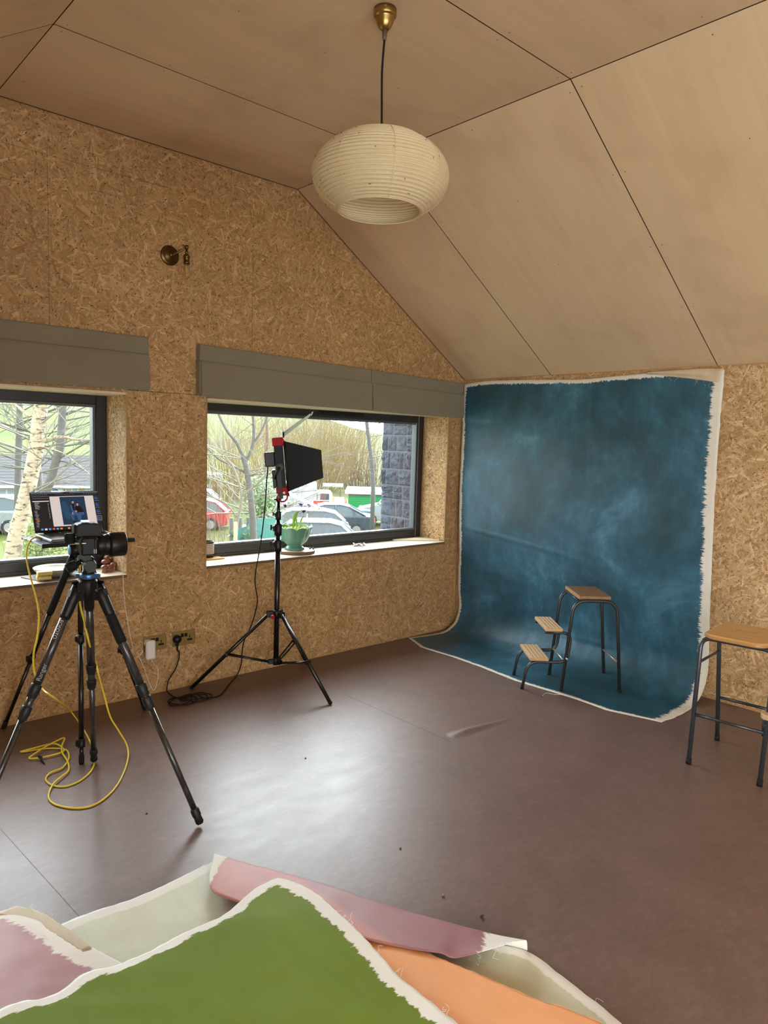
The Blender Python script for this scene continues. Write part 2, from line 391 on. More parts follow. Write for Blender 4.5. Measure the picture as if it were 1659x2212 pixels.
# right wall
b = MB(); b.bb((0, YF, -.1), (.2, WD, ZE)); b.bb((-.0021, -3.62, 0), (0, -3.618, ZE), mi=1)
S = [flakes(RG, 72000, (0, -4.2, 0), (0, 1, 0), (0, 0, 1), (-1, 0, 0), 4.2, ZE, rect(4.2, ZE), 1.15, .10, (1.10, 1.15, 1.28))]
osb_wall(b, 'wall_right', S, [M['osb'], M['seam']])
wy0, wy1, wz0, wz1 = -6.9, -4.5, .15, 2.0
b = MB(); b.bb((XL - .2, YF, -.1), (XL, wy0, wz1)); b.bb((XL - .2, wy1, -.1), (XL, WD, wz1)); b.bb((XL - .2, wy0, -.1), (XL, wy1, wz0)); b.bb((XL - .2, YF, wz1), (XL, WD, ZE))
osb_wall(b, 'wall_left', [flakes(RG, 10, (XL, -1, 0), (0, 1, 0), (0, 0, 1), (1, 0, 0), 1, ZE, rect(1, ZE))], [M['osb']])
vx0, vx1 = -4.9, -2.3
b = MB(); y0 = YF - .2
b.bb((XL, y0, -.1), (vx0, YF, wz1)); b.bb((vx1, y0, -.1), (XR, YF, wz1)); b.bb((vx0, y0, -.1), (vx1, YF, wz0))
b.prism([(XL, wz1), (XR, wz1), (XR, ZE), (XB, ZF), (XA, ZF), (XL, ZE)], (0, YF, 0), (1, 0, 0), (0, 0, 1), .2)
osb_wall(b, 'wall_front', [flakes(RG, 10, (XL, YF, 0), (1, 0, 0), (0, 0, 1), (0, 1, 0), 1, ZE, rect(1, ZE))], [M['osb']])
# floor with a raised wrinkle in the sheet
b = MB(); b.bb((XL, YF - .2, -.1), (XR, WD, 0))
la, lb = V((-1.70, -1.553, 0)), V((-1.33, -1.59, 0)); ld = (lb - la).normalized(); lp = V((-ld.y, ld.x, 0))
def lump(u, v):
    s = u * 1.3 - .15; t = (v - .5) * .16; p = la + (lb - la) * s + lp * t
    w = .030 * (1 - .4 * max(0, min(1, s))); g = math.exp(-(t / w) ** 2) * max(0, 1 - abs(s - .28) / .95 if s > .28 else 1 - ((.28 - s) / .42) ** 2)
    p.z = .014 * g - .0004; return p
b.grid(lump, 40, 24)
struct(b, 'floor', M['floor'])
b = MB()
for p, q in ((tuple(fl(744, 1500)), tuple(fl(976, 1603))), ((-3.801, -1.058, 0), (-3.74, -2.0, 0))):
    p, q = V(p), V(q); d = (q - p).normalized(); b.box((p + q) / 2 + V((0, 0, .0002)), ((q - p).length, .0016, .0006), d, V((-d.y, d.x, 0)))
struct(b, 'trim_1', plain('floor_joint', (.06, .045, .04), .6))
# ceiling: plywood panels with shadow gaps and screw heads
b = MB(); ys = [WD, -.846, -2.064, -3.282, -4.5, -5.718, -6.94, YF - .2]; G = .0026
pr = [(XR, ZE), (XB, ZF), (XA, ZF), (XL, ZE)]
for k in range(3):
    (xa, za), (xb, zb) = pr[k], pr[k + 1]; a = V((xa, 0, za)); c = V((xb, 0, zb)); d = (c - a).normalized(); L = (c - a).length
    nrm = V((0, -1, 0)).cross(d).normalized()
    if nrm.z < 0: nrm = -nrm
    e0 = G if k else 0.0
    for i in range(len(ys) - 1):
        y0, y1 = ys[i] - (G if i else 0), ys[i + 1] + G; p = [a + d * e0 + V((0, y0, 0)), a + d * (L - G) + V((0, y0, 0)), a + d * (L - G) + V((0, y1, 0)), a + d * e0 + V((0, y1, 0))]
        ou, ov = rnd.uniform(0, 40), rnd.uniform(0, 40); uv = [(ou, ov), (ou + L, ov), (ou + L, ov + abs(y1 - y0)), (ou, ov + abs(y1 - y0))]
        th = [q + nrm * .012 for q in p]
        b.add(p + th, [(0, 1, 2, 3)], 0, False, [uv]); b.add(p + th, [(0, 4, 5, 1), (1, 5, 6, 2), (2, 6, 7, 3), (3, 7, 4, 0)], 1)
        for yy in ((y0 - .03), (y0 + y1) / 2, (y1 + .03)):
            for t in range(5):
                q = a + d * (.05 + t * (L - .1) / 4 + rnd.uniform(-.01, .01)) + V((0, yy, 0)); b.cyl(q - nrm * .0004, q + nrm * .004, .0028, n=8, mi=2)
    b.box((a + c) / 2 + V((0, -.0028, 0)) - nrm * .0012, (L, .0032, .0024), d, V((0, 1, 0)), mi=1)
    b.add([a + V((0, WD, 0)) + nrm * .012 - d * .2, c + V((0, WD, 0)) + nrm * .012 + d * .2, c + V((0, YF - .2, 0)) + nrm * .012 + d * .2, a + V((0, YF - .2, 0)) + nrm * .012 - d * .2] +
          [a + V((0, WD, 0)) + nrm * .2 - d * .2, c + V((0, WD, 0)) + nrm * .2 + d * .2, c + V((0, YF - .2, 0)) + nrm * .2 + d * .2, a + V((0, YF - .2, 0)) + nrm * .2 - d * .2],
          [(0, 1, 2, 3), (4, 5, 6, 7), (0, 1, 5, 4), (2, 3, 7, 6)], 1)
struct(b, 'ceiling', [M['ply'], M['seam'], M['screw']])
# windows
M['sill'] = wood('sill_birch_ply', (.72, .60, .45), (.80, .69, .54), (3, 40, 40), .5)
M['sill_edge'] = plain('ply_board_edge', (.16, .105, .06), .7)
M['gasket'] = plain('rubber_gasket', (.09, .10, .115), .35)
def window(n, w, vent):
    x0, x1 = w; ya, yb = .28, .345; f = .062; root = thing('window_%d' % n, ((x0 + x1) / 2, .3, SZ), None, None, kind='structure')
    b = MB(); zb, zt = SZ, HZ
    b.bb((x0, ya, zb), (x0 + f, yb, zt), ch=.004); b.bb((x1 - f, ya, zb), (x1, yb, zt), ch=.004)
    b.bb((x0 + f, ya, zb), (x1 - f, yb, zb + .072), ch=.004); b.bb((x0 + f, ya, zt - .066), (x1 - f, yb, zt), ch=.004)
    b.bb((x0 + f, ya - .006, zb), (x1 - f, ya, zb + .022), ch=.002)
    # glazing beads
    for lo, hi in (((x0 + f, ya + .012, zb + .072), (x0 + f + .016, yb, zt - .066)), ((x1 - f - .016, ya + .012, zb + .072), (x1 - f, yb, zt - .066)),
                   ((x0 + f + .016, ya + .012, zb + .072), (x1 - f - .016, yb, zb + .088)), ((x0 + f + .016, ya + .012, zt - .082), (x1 - f - .016, yb, zt - .066))): b.bb(lo, hi, mi=1, ch=.002)
    b.build('window_frame', [M['frame'], M['gasket']], root)
    b = MB(); b.bb((x0 + f, .318, zb + .07), (x1 - f, .324, zt - .064)); b.build('pane', M['glass'], root)
    b = MB(); b.bb((x0, -.002, SZ - .018), (x1, .345, SZ - .0005)); b.bb((x0, -.0035, SZ - .018), (x1, -.002, SZ - .002), mi=1)
    b.build('window_sill', [M['sill'], M['sill_edge']], root)
    b = MB(); b.bb((x0, 0, HZ - .012), (x1, .28, HZ)); b.build('head_board', M['sill'], root)
    if vent:
        b = MB(); xc = -1.06; b.bb((xc - .22, ya - .012, HZ - .053), (xc + .22, ya - .001, HZ - .02), ch=.004); b.bb((xc - .2, ya - .015, HZ - .04), (xc + .2, ya - .010, HZ - .033), ch=.001); b.build('trickle_vent', M['black_plastic'], root)
window(1, W1, False); window(2, W2, True)
# guessed window beside the viewer, unseen, added because the room needs side light
root = thing('window_3', (XL - .1, (wy0 + wy1) / 2, wz0), None, None, kind='structure'); b = MB(); ym = (wy0 + wy1) / 2
for lo, hi in (((XL - .15, wy0, wz0), (XL - .08, wy0 + .06, wz1)), ((XL - .15, wy1 - .06, wz0), (XL - .08, wy1, wz1)), ((XL - .15, wy0, wz0), (XL - .08, wy1, wz0 + .06)), ((XL - .15, wy0, wz1 - .06), (XL - .08, wy1, wz1)), ((XL - .15, ym - .03, wz0), (XL - .08, ym + .03, wz1))): b.bb(lo, hi)
b.build('window_frame', M['frame'], root)
b = MB(); b.bb((XL - .12, wy0 + .05, wz0 + .05), (XL - .114, wy1 - .05, wz1 - .05)); b.build('pane', M['glass'], root)
root = thing('window_4', ((vx0 + vx1) / 2, YF - .1, wz0), None, None, kind='structure'); b = MB()  # guessed rear window, unseen, added to go with the rear fill light
for lo, hi in (((vx0, YF - .15, wz0), (vx0 + .06, YF - .08, wz1)), ((vx1 - .06, YF - .15, wz0), (vx1, YF - .08, wz1)), ((vx0, YF - .15, wz0), (vx1, YF - .08, wz0 + .06)), ((vx0, YF - .15, wz1 - .06), (vx1, YF - .08, wz1))): b.bb(lo, hi)
b.build('window_frame', M['frame'], root)
b = MB(); b.bb((vx0 + .05, YF - .12, wz0 + .05), (vx1 - .05, YF - .114, wz1 - .05)); b.build('pane', M['glass'], root)

# ------------------------------------------------------------------ blinds
def blind_mat():
    m = NT('taupe_blind_linen'); w = m.noise(m.coord((260, 260, 260)), 1, 2); c = m.mix(w, (.205, .178, .118), (.24, .21, .145))
    c = m.mix(1.0, c, m.ramp(m.noise(m.coord(), 2.4, 2), [(.3, .93), (.7, 1.05)]), 'MULTIPLY'); m.pbsdf(c, .85, 0, m.bump(w, .15, .001), sheen=.15); return m.m
M['blind'] = blind_mat()
def blind(x0, x1, zt, zb, label, seed):
    zt0 = zt if isinstance(zt, tuple) else (zt, zt); zb0 = zb if isinstance(zb, tuple) else (zb, zb)
    root = thing('roman_blind', ((x0 + x1) / 2, -.03, zt0[0]), label, 'blind')
    r = random.Random(seed)
    def sheet(prof, name, amp, xa=0.0, xb=0.0):
        b = MB(); N = 40; P = []; m = len(prof)
        for i in range(N + 1):
            u = i / N; x = x0 + xa + (x1 - x0 - xa - xb) * u; t0 = zt0[0] + (zt0[1] - zt0[0]) * u; b0 = zb0[0] + (zb0[1] - zb0[0]) * u
            for (y, t) in prof:
                w = amp * mnoise.noise(V((x * 2.3 + seed, t * 3, seed))) * (1 - abs(2 * t - 1) * .3)
                sag = -.004 * math.sin(PI * u) * t
                P.append(V((x, y - w, t0 + (b0 - t0) * t + sag)))
        F = [[i * m + k, (i + 1) * m + k, (i + 1) * m + (k + 1) % m, i * m + (k + 1) % m] for i in range(N) for k in range(m)]
        b.add(P, F, 0, False); b.f.append([k for k in range(m)]); b.mi.append(0); b.sm.append(False)
        b.f.append([N * m + k for k in range(m)][::-1]); b.mi.append(0); b.sm.append(False)
        return b.build(name, M['blind'], root)
    sheet([(-.002, 0), (-.048, 0), (-.052, .02), (-.051, .2), (-.047, .30), (-.040, .34), (-.002, .34)], 'head_valance', .003)
    sheet([(-.012, .31), (-.046, .315), (-.060, .335), (-.064, .38), (-.068, .60), (-.072, .85), (-.070, .975), (-.064, 1.0), (-.055, .985), (-.03, .97), (-.012, .96)], 'front_fold', .007, .004, .002)
    for k in range(4):
        y = -.014 - k * .011
        sheet([(y, .33), (y - .008, .335), (y - .010, .6), (y - .009, .985 - .012 * k), (y - .003, .99 - .012 * k), (y, .95)], 'back_fold', .004, -.003 - .002 * (k % 2), .006)
    b = MB(); b.bb((x0 + .01, -.03, zt0[0] - .03), (x1 - .01, -.001, min(zt0) - .004)); b.build('head_batten', M['sill_edge'], root)
blind(-5.12, -2.737, 2.098, 1.80, 'long taupe roman blind folded up over the left window', 3.1)
blind(-2.418, -1.062, (2.098, 2.066), (1.793, 1.772), 'wide taupe folded roman blind over the left part of the right-hand window', 5.7)
blind(-1.056, -.062, (2.066, 2.045), (1.772, 1.764), 'short taupe folded roman blind at the room corner beside the blue backdrop', 9.2)

# ------------------------------------------------------------------ paper pendant lamp
def paper_mat():
    m = NT('lantern_paper'); v = m.coord(); n = m.noise(v, 9, 4, .6); f = m.noise(m.coord((40, 40, 40)), 3, 3)
    c = m.ramp(n, [(.3, (.82, .69, .45)), (.7, (.87, .77, .54))]); c = m.mix(1.0, c, m.mix(f, .94, 1.05), 'MULTIPLY')
    p = m.pbsdf(c, .8, spec=.2); t = m.n('BsdfTranslucent'); m.l(c, t.inputs[0]); x = m.n('MixShader'); x.inputs[0].default_value = .35
    m.l(m.p.outputs[0], x.inputs[1]); m.l(t.outputs[0], x.inputs[2]); m.l(x.outputs[0], m.out.inputs[0]); return m.m
M['paper'] = paper_mat(); M['wire'] = plain('bamboo_hoop', (.55, .44, .26), .7); M['fleck'] = plain('bark_fleck', (.06, .045, .03), .8)
PX, PY = -2.626, -1.864
root = thing('pendant_lamp', (PX, PY, ZF), 'cream ribbed paper pendant lamp hanging on a black cord from the ceiling', 'lamp')
b = MB(); b.lathe([(.0005, ZF - .001), (.043, ZF - .001), (.043, ZF - .026), (.040, ZF - .030), (.036, ZF - .031), (.034, ZF - .036), (.031, ZF - .05), (.024, ZF - .066), (.014, ZF - .076), (.0005, ZF - .078)], (PX, PY, 0), n=40)
b.cyl((PX + .043 * -.66, PY + .043 * -.75, ZF - .014), (PX + .047 * -.66, PY + .047 * -.75, ZF - .014), .005, n=10); b.build('ceiling_rose', M['brass'], root)
b = MB(); b.lathe([(.0005, ZF - .074), (.010, ZF - .074), (.0085, ZF - .10), (.006, ZF - .112), (.0005, ZF - .112)], (PX, PY, 0), n=16); b.build('cord_grip', plain('bronze_grip', (.12, .085, .05), .5), root)
b = MB(); b.tube(smooth([(PX, PY, ZF - .11), (PX - .004, PY + .003, ZF - .2), (PX - .004, PY + .003, 2.9), (PX, PY, 2.72), (PX, PY, 2.64)], 8), .0042, 10); b.build('cord', M['black_rubber'], root)
ZC, RH, RM, RO = 2.562, .126, .264, .163
def srad(t): return RM * math.sqrt(1 - (.785 * t) ** 2)
prof = []; NR = 23; rz = []
for i in range(NR + 1):
    t = math.sin(-PI / 2 + PI * (i / NR)) * .55 + (-1 + 2 * i / NR) * .45; rz.append(t)
for i in range(NR):
    for k in range(6):
        q = k / 6; t = rz[i] + (rz[i + 1] - rz[i]) * q; prof.append((srad(t) - .0085 * (1 - math.sin(PI * q)) ** 1.0, ZC + RH * t))
prof.append((RO, ZC + RH))
b = MB(); b.lathe(prof, (PX, PY, 0), n=96, caps=False)
for i in range(NR + 1):
    r = srad(rz[i]) - (.0080 if 0 < i < NR else 0); b.tube([(PX + r * math.cos(2 * PI * k / 64), PY + r * math.sin(2 * PI * k / 64), ZC + RH * rz[i]) for k in range(64)], .0014 if 0 < i < NR else .0022, 6, closed=True, mi=2 if 0 < i < NR else 0)
r7 = random.Random(12)
for k in range(70):
    t = r7.uniform(-.93, .95); a = r7.uniform(0, 2 * PI); r = srad(t) + .0006; p = V((PX + r * math.cos(a), PY + r * math.sin(a), ZC + RH * t)); tn = V((-math.sin(a), math.cos(a), 0)); up = V((0, 0, 1))
    w = r7.uniform(-1, 1); d = (tn * w + up * (1 - abs(w))).normalized() * r7.uniform(.0012, .0042); b.tube([p - d, p + d], r7.uniform(.0007, .0013), 5, mi=1)
for k in range(8):
    a = 2 * PI * k / 8 + .25; b.tube([(PX + (srad(t) + .0002) * math.cos(a), PY + (srad(t) + .0002) * math.sin(a), ZC + RH * t) for t in [-1 + j / 12 for j in range(25)]], .0009, 5, mi=0)
b.build('paper_shade', [M['paper'], M['fleck'], M['wire']], root)
b = MB()
for dx, dy in ((1, 0), (0, 1)): b.tube([(PX - dx * RO, PY - dy * RO, ZC + RH), (PX + dx * RO, PY + dy * RO, ZC + RH)], .002, 6)
b.lathe([(.0005, 2.70), (.019, 2.70), (.021, 2.68), (.019, 2.635), (.0005, 2.635)], (PX, PY, 0), n=20); b.build('lamp_holder', M['black_plastic'], root)

# ------------------------------------------------------------------ brass wall lamp
c0 = V((-2.588, 0, 2.583)); e = V((-2.545, -.125, 2.615)); root = thing('wall_lamp', c0, 'antique brass wall lamp with a bare filament bulb on the chipboard gable', 'lamp')
b = MB(); b.lathe([(.0005, 0), (.056, 0), (.057, .004), (.054, .009), (.046, .010), (.042, .014), (.030, .024), (.016, .030), (.013, .036), (.009, .040), (.0005, .040)], c0, V((0, -1, 0)), n=40); b.build('back_plate', M['dark_brass'], root)
b = MB(); k1 = c0 + V((.004, -.045, .0)); b.ball(k1, .011); b.cyl(k1 + V((0, .015, 0)), k1, .007); b.tube([k1, k1 + (e - k1) * .12, k1 + (e - k1) * .16, e], [.009, .009, .0058, .0058], 12); b.ball(e + V((0, 0, .002)), .0125); b.cyl(e + V((-.018, 0, .004)), e + V((-.008, 0, .004)), .004); b.ball(e + V((-.02, 0, .006)), .006, sq=(1, .5, 1.4)); b.build('swivel_arm', M['dark_brass'], root)
b = MB(); z = e.z; b.lathe([(.0005, z - .006), (.0065, z - .008), (.0065, z - .022), (.010, z - .024), (.010, z - .030), (.007, z - .034), (.017, z - .044), (.019, z - .05), (.019, z - .056), (.0165, z - .058), (.0160, z - .078), (.0175, z - .080), (.0175, z - .092), (.0005, z - .092)], (e.x, e.y, 0), n=24); b.build('bulb_holder', M['dark_brass'], root)
b = MB(); b.lathe([(.010, z - .090), (.011, z - .098), (.016, z - .115), (.019, z - .135), (.019, z - .152), (.015, z - .168), (.007, z - .177), (.0005, z - .179)], (e.x, e.y, 0), n=24)
gm = NT('bulb_glass'); tt = gm.n('BsdfTransparent'); tt.inputs[0].default_value = (1, .95, .85, 1); gg = gm.n('BsdfGlossy'); gg.inputs['Roughness'].default_value = .03; ff = gm.n('Fresnel'); ff.inputs[0].default_value = 1.5; mx = gm.n('MixShader'); gm.l(ff.outputs[0], mx.inputs[0]); gm.l(tt.outputs[0], mx.inputs[1]); gm.l(gg.outputs[0], mx.inputs[2]); gm.l(mx.outputs[0], gm.out.inputs[0])
M['bulb'] = gm.m
bl = b.build('bulb', M['bulb'], root); b = MB()
pts = []
for k in range(9):
    a = 2 * PI * k / 9; rr = .0085; pts += [V((e.x + rr * math.cos(a), e.y + rr * math.sin(a), z - (.115 if k % 2 else .158)))]
b.tube(pts, .0009, 5); b.cyl((e.x, e.y, z - .092), (e.x, e.y, z - .16), .0022, n=8); b.build('filament', plain('amber_filament', (.75, .48, .18), .4), bl)

# ------------------------------------------------------------------ brass sockets
M['brass_plate'] = plain('satin_brass_plate', (.36, .255, .095), .42, .75, scale=60)
def socket(x0, x1, z0, z1, label):
    root = thing('wall_socket', ((x0 + x1) / 2, 0, (z0 + z1) / 2), label, 'socket'); cx, cz = (x0 + x1) / 2, (z0 + z1) / 2; W = x1 - x0; H = z1 - z0
    b = MB(); b.box((cx, -.0035, cz), (W, .005, H), ch=.002)
    for s in (-1, 1): b.lathe([(.0005, 0), (.004, 0), (.0035, .0015), (.0005, .0018)], (cx + s * W * .41, -.006, cz), V((0, -1, 0)), n=12)
    b.build('face_plate', M['brass_plate'], root)
    for s in (-1, 1):
        b = MB(); b.box((cx + s * .012, -.008, cz + H * .2), (.018, .006, .022), ch=.002); b.build('switch', M['black_plastic'], root)
        ox = cx + s * .038 ; b = MB(); b.box((ox, -.0063, cz + .004), (.006, .0012, .016)); b.box((ox - .011, -.0063, cz - .016), (.013, .0012, .007)); b.box((ox + .011, -.0063, cz - .016), (.013, .0012, .007)); b.box((ox, -.0063, cz - .014), (.03, .0008, .012)); b.build('pin_slots', M['black_plastic'], root)
socket(-2.752, -2.605, .268, .359, 'brass double wall socket with the white charger plugged in')
socket(-2.567, -2.416, .268, .359, 'brass double wall socket with the black plug in it')
# white charger
root = thing('phone_charger', (-2.712, -.04, .27), 'white plastic power adapter plugged into the brass socket', 'charger')
b = MB(); c = bk(325, 1404, -.045); b.box(c, (.058, .030, .115), ch=.009); b.build('adapter_body', M['white_plastic'], root)
b = MB(); p = bk(321, 1390, -.03); b.lathe([(.0005, .0), (.024, 0), (.024, .016), (.02, .022), (.0005, .022)], V((p.x, -.006, p.z)), V((0, -1, 0)), n=6); b.build('plug_head', M['white_plastic'], root)
CHG = c
# black plug
root = thing('power_plug', (-2.53, -.02, .3), 'black three-pin plug in the right-hand brass socket', 'plug'); p = bk(383, 1381, -.02)
b = MB(); b.lathe([(.0005, 0), (.025, 0), (.026, .010), (.024, .024), (.018, .034), (.0005, .036)], V((p.x, -.006, p.z)), V((0, -1, 0)), n=28); b.box((p.x, -.02, p.z - .028), (.018, .02, .03), ch=.005); b.build('plug_body', M['black_plastic'], root)
PLUG = V((p.x, -.02, p.z - .04))
b = MB(); b.tube([PLUG + V((0, 0, .012)), PLUG + V((0, 0, -.03))], [.007, .0045], 12); b.build('strain_relief', M['black_rubber'], root)

# ------------------------------------------------------------------ photo light on its stand
BX, BY = -2.022, -.315
M['stand'] = plain('gloss_black_stand', (.005, .005, .0055), .24, spec=.5)
root = thing('light_stand', (BX, BY, 0), 'black three-legged lighting stand in front of the right-hand window', 'stand')
def P3(z): return V((BX, BY, z))
b = MB(); b.cyl(P3(.155), P3(.90), .0165, n=24); b.build('lower_pole', M['stand'], root)
b = MB(); b.cyl(P3(.90), P3(1.045), .0135, n=20); b.build('middle_pole', M['stand'], root)
b = MB(); b.cyl(P3(1.045), P3(1.165), .0105, n=20); b.cyl(P3(1.165), P3(1.20), .008, n=16); b.build('top_pole', M['stand'], root)
for z in (.90, 1.0, 1.085):
    s = 1.0 if z < 1.05 else .72
    b = MB(); b.lathe([(.0005, z - .045 * s), (.0225 * s, z - .045 * s), (.024 * s, z - .02 * s), (.024 * s, z + .02 * s), (.019 * s, z + .03 * s), (.0005, z + .03 * s)], (BX, BY, 0), n=20)
    d = V((-.83, -.1, .12)).normalized(); b.box(P3(z) + V((-.022 * s, 0, 0)), (.025 * s, .02 * s, .035 * s), ch=.003); cl = b.build('collar_clamp', M['black_plastic'], root)
    b = MB(); q = P3(z) + d * .03 * s; b.cyl(q, q + d * .022 * s, .004 * s); b.box(q + d * .026 * s, (.012 * s, .008, .034 * s), ch=.003); b.build('wing_knob', M['black_plastic'], cl)
b = MB(); b.lathe([(.0005, .435), (.021, .435), (.026, .45), (.028, .475), (.024, .485), (.0005, .485)], (BX, BY, 0), n=24)
feet = [V((-1.958, -.791, .012)), V((-2.47, -.068, .012)), V((-1.60, -.062, .012))]
for f in feet:
    d = (V((f.x, f.y, 0)) - V((BX, BY, 0))).normalized(); s = V((-d.y, d.x, 0))
    for t in (-1, 1): b.box(P3(.46) + d * .038 + s * (t * .012), (.052, .006, .038), d, s, ch=.003)
b.build('leg_bracket', M['black_plastic'], root)
b = MB(); b.lathe([(.0005, .135), (.02, .135), (.021, .16), (.02, .18), (.0005, .18)], (BX, BY, 0), n=20)
for f in feet:
    d = (V((f.x, f.y, 0)) - V((BX, BY, 0))).normalized(); s = V((-d.y, d.x, 0))
    for t in (-1, 1): b.box(P3(.155) + d * .03 + s * (t * .009), (.04, .005, .028), d, s, ch=.002)
b.build('brace_bracket', M['black_plastic'], root)
for i, f in enumerate(feet):
    d = (V((f.x, f.y, 0)) - V((BX, BY, 0))).normalized(); top = P3(.46) + d * .05; foot = f
    b = MB(); b.cyl(top, foot, .0115, n=16); lg = b.build('leg', M['stand'], root)
    b = MB(); b.ball(foot, .0135, sq=(1, 1, .85)); b.build('rubber_foot', M['black_rubber'], lg)
    mid = top + (foot - top) * .55; b = MB(); s = V((-d.y, d.x, 0))
    for t in (-1, 1): b.tube([P3(.155) + d * .045 + s * (t * .009), mid + s * (t * .014)], .0055, 8)
    b.cyl(mid - s * .02, mid + s * .02, .004, n=10); b.box(mid, (.02, .034, .026), (foot - top), s, ch=.003); b.build('brace', M['stand'], root)
b = MB(); q = P3(.455) + V((-.045, -.02, 0)); b.cyl(q, q + V((-.008, -.02, -.004)), .011, n=16); b.build('lock_knob', M['red'], root)

# panel light
n0 = V((.83, -.56, .10)).normalized(); w0 = V((.56, .83, 0)).normalized(); h0 = n0.cross(w0); h0 = h0 if h0.z > 0 else -h0
LC = V((BX + .005, BY, 1.385)); PW, PH, PT = .30, .33, .052
M['panel'] = plain('black_aluminium', (.004, .004, .0045), .5, .1, spec=.25)
M['door_in'] = plain('silver_inside_of_barn_door', (.52, .55, .58), .35, .6)
root = thing('photo_light', LC, 'black panel studio light with red corners and open barn doors on the stand', 'light')
b = MB(); b.box(LC, (PT, PW, PH), n0, w0 if n0.cross(w0).z > 0 else -w0, ch=.004)
for k in range(9): b.box(LC - w0 * (PW / 2 + .001) + n0 * (-.02 + .005 * k), (.0018, .004, PH * .82), n0, w0)
b.build('lamp_body', M['panel'], root)
b = MB(); b.box(LC + n0 * (PT / 2 + .002), (.003, PW - .05, PH - .05), n0, w0); b.build('diffuser', plain('diffuser_panel', (.7, .7, .66), .5), root)
for sw in (-1, 1):
    for sh in (-1, 1):
        b = MB(); q = LC + w0 * (sw * (PW / 2 - .016)) + h0 * (sh * (PH / 2 - .018)); b.box(q, (PT + .014, .040, .052), n0, w0, ch=.005)
        b.box(q + n0 * (PT / 2 + .004), (.016, .046, .030), n0, w0, ch=.003)
        for k in range(5): b.box(q + n0 * .012 + h0 * (-.018 + .009 * k) - w0 * .0215 * (1 if sw < 0 else -1), (.022, .003, .004), n0, w0)
        b.build('corner_guard', M['red'], root)
def door(name, hinge, along, out, wa, wb, ln, inner):
    b = MB(); a0, a1 = hinge - along * wa / 2, hinge + along * wa / 2; t0, t1 = hinge + out * ln - along * wb / 2, hinge + out * ln + along * wb / 2; nn = along.cross(out).normalized()
    P = [a0, a1, t1, t0]; P2 = [p + nn * .0016 for p in P]
    b.add(P + P2, [(0, 1, 2, 3), (4, 7, 6, 5), (0, 4, 5, 1), (1, 5, 6, 2), (2, 6, 7, 3), (3, 7, 4, 0)]); 
    for t in (-1, 1): b.mi[0 if inner < 0 else 1] = 1
    for p in (hinge + out * ln * .92 - along * wb * .4, hinge + out * ln * .92 + along * wb * .4): b.cyl(p - nn * .004, p + nn * .006, .004, n=8)
    d = b.build(name, [M['panel'], M['door_in']], root)
    b = MB(); b.cyl(a0, a1, .006, n=10); b.build('hinge', M['black_metal'], d)
F = LC + n0 * (PT / 2 + .012)
door('barn_door', F - w0 * (PW / 2 + .004), h0, (n0 * .985 - w0 * .17).normalized(), .30, .165, .215, 1)
door('barn_door', F + w0 * (PW / 2 + .004), h0, (n0 * .985 + w0 * .17).normalized(), .30, .165, .215, -1)
door('barn_door', F + h0 * (PH / 2 + .022), (w0 - h0 * .10).normalized(), (n0 * .86 + h0 * .56).normalized(), .26, .16, .225, 1)
door('barn_door', F - h0 * (PH / 2 + .006), (w0 + h0 * .02).normalized(), (n0 * .90 - h0 * .52).normalized(), .28, .16, .225, -1)
b = MB(); yk = PW / 2 + .012
for s in (-1, 1):
    b.box(LC + w0 * (s * yk) - V((0, 0, .09)), (.028, .004, .20), n0, w0, ch=.001); b.cyl(LC + w0 * (s * (yk - .008)), LC + w0 * (s * (yk + .012)), .022, n=20)
b.box(LC - V((0, 0, .19)), (.03, 2 * yk, .005), V((.83, -.56, 0)), w0, ch=.001); b.build('yoke', M['black_metal'], root)
b = MB(); q = LC - w0 * (yk + .014); b.cyl(q + w0 * .006, q - w0 * .012, .013, n=16); b.tube([q - w0 * .008, q - w0 * .01 - n0 * .02 - h0 * .028, q - w0 * .01 - n0 * .036 - h0 * .07], [.010, .008, .006], 10); b.build('tilt_lever', M['black_plastic'], root)
b = MB(); b.box(LC - n0 * (PT / 2 + .03) + h0 * .045 - w0 * .03, (.062, .10, .088), n0, w0, ch=.006); b.build('power_brick', M['black_plastic'], root); BRK = LC - n0 * (PT / 2 + .045) + h0 * .0 - w0 * .08
b = MB(); b.box(LC - n0 * (PT / 2 + .012) - h0 * .075 - w0 * .03, (.024, .09, .11), n0, w0, ch=.004); b.build('control_box', M['black_plastic'], root)
b = MB(); b.lathe([(.0005, 1.165), (.015, 1.165), (.016, 1.19), (.013, 1.20), (.0005, 1.20)], (BX, BY, 0), n=18); b.cyl((BX - .03, BY, 1.178), (BX - .012, BY, 1.178), .005); b.build('stud_mount', M['black_metal'], root)
# red clips hanging at the lower corner
b = MB(); q = LC - w0 * (PW / 2 + .018) - h0 * (PH / 2 + .012)
b.tube([q + n0 * (.030 * math.cos(t)) + h0 * (.030 * math.sin(t)) for t in [PI * (.0 + k / 12 * -1.15) + .3 for k in range(13)]], .0045, 8)
b.tube([q - n0 * .012 + h0 * .034 + n0 * (.014 * math.cos(t)) + h0 * (.014 * math.sin(t)) for t in [2 * PI * k / 14 for k in range(14)]], .0035, 8, closed=True); cp = b.build('spring_clip', M['red'], root)
b = MB(); b.box(q + n0 * .012 + h0 * .022, (.013, .01, .013), (n0 + h0 * .5), w0); b.box(q - n0 * .03 + h0 * .014, (.011, .01, .011), (n0 + h0 * .6), w0); b.build('clip_pad', plain('cream_pad', (.75, .68, .5), .6), cp)

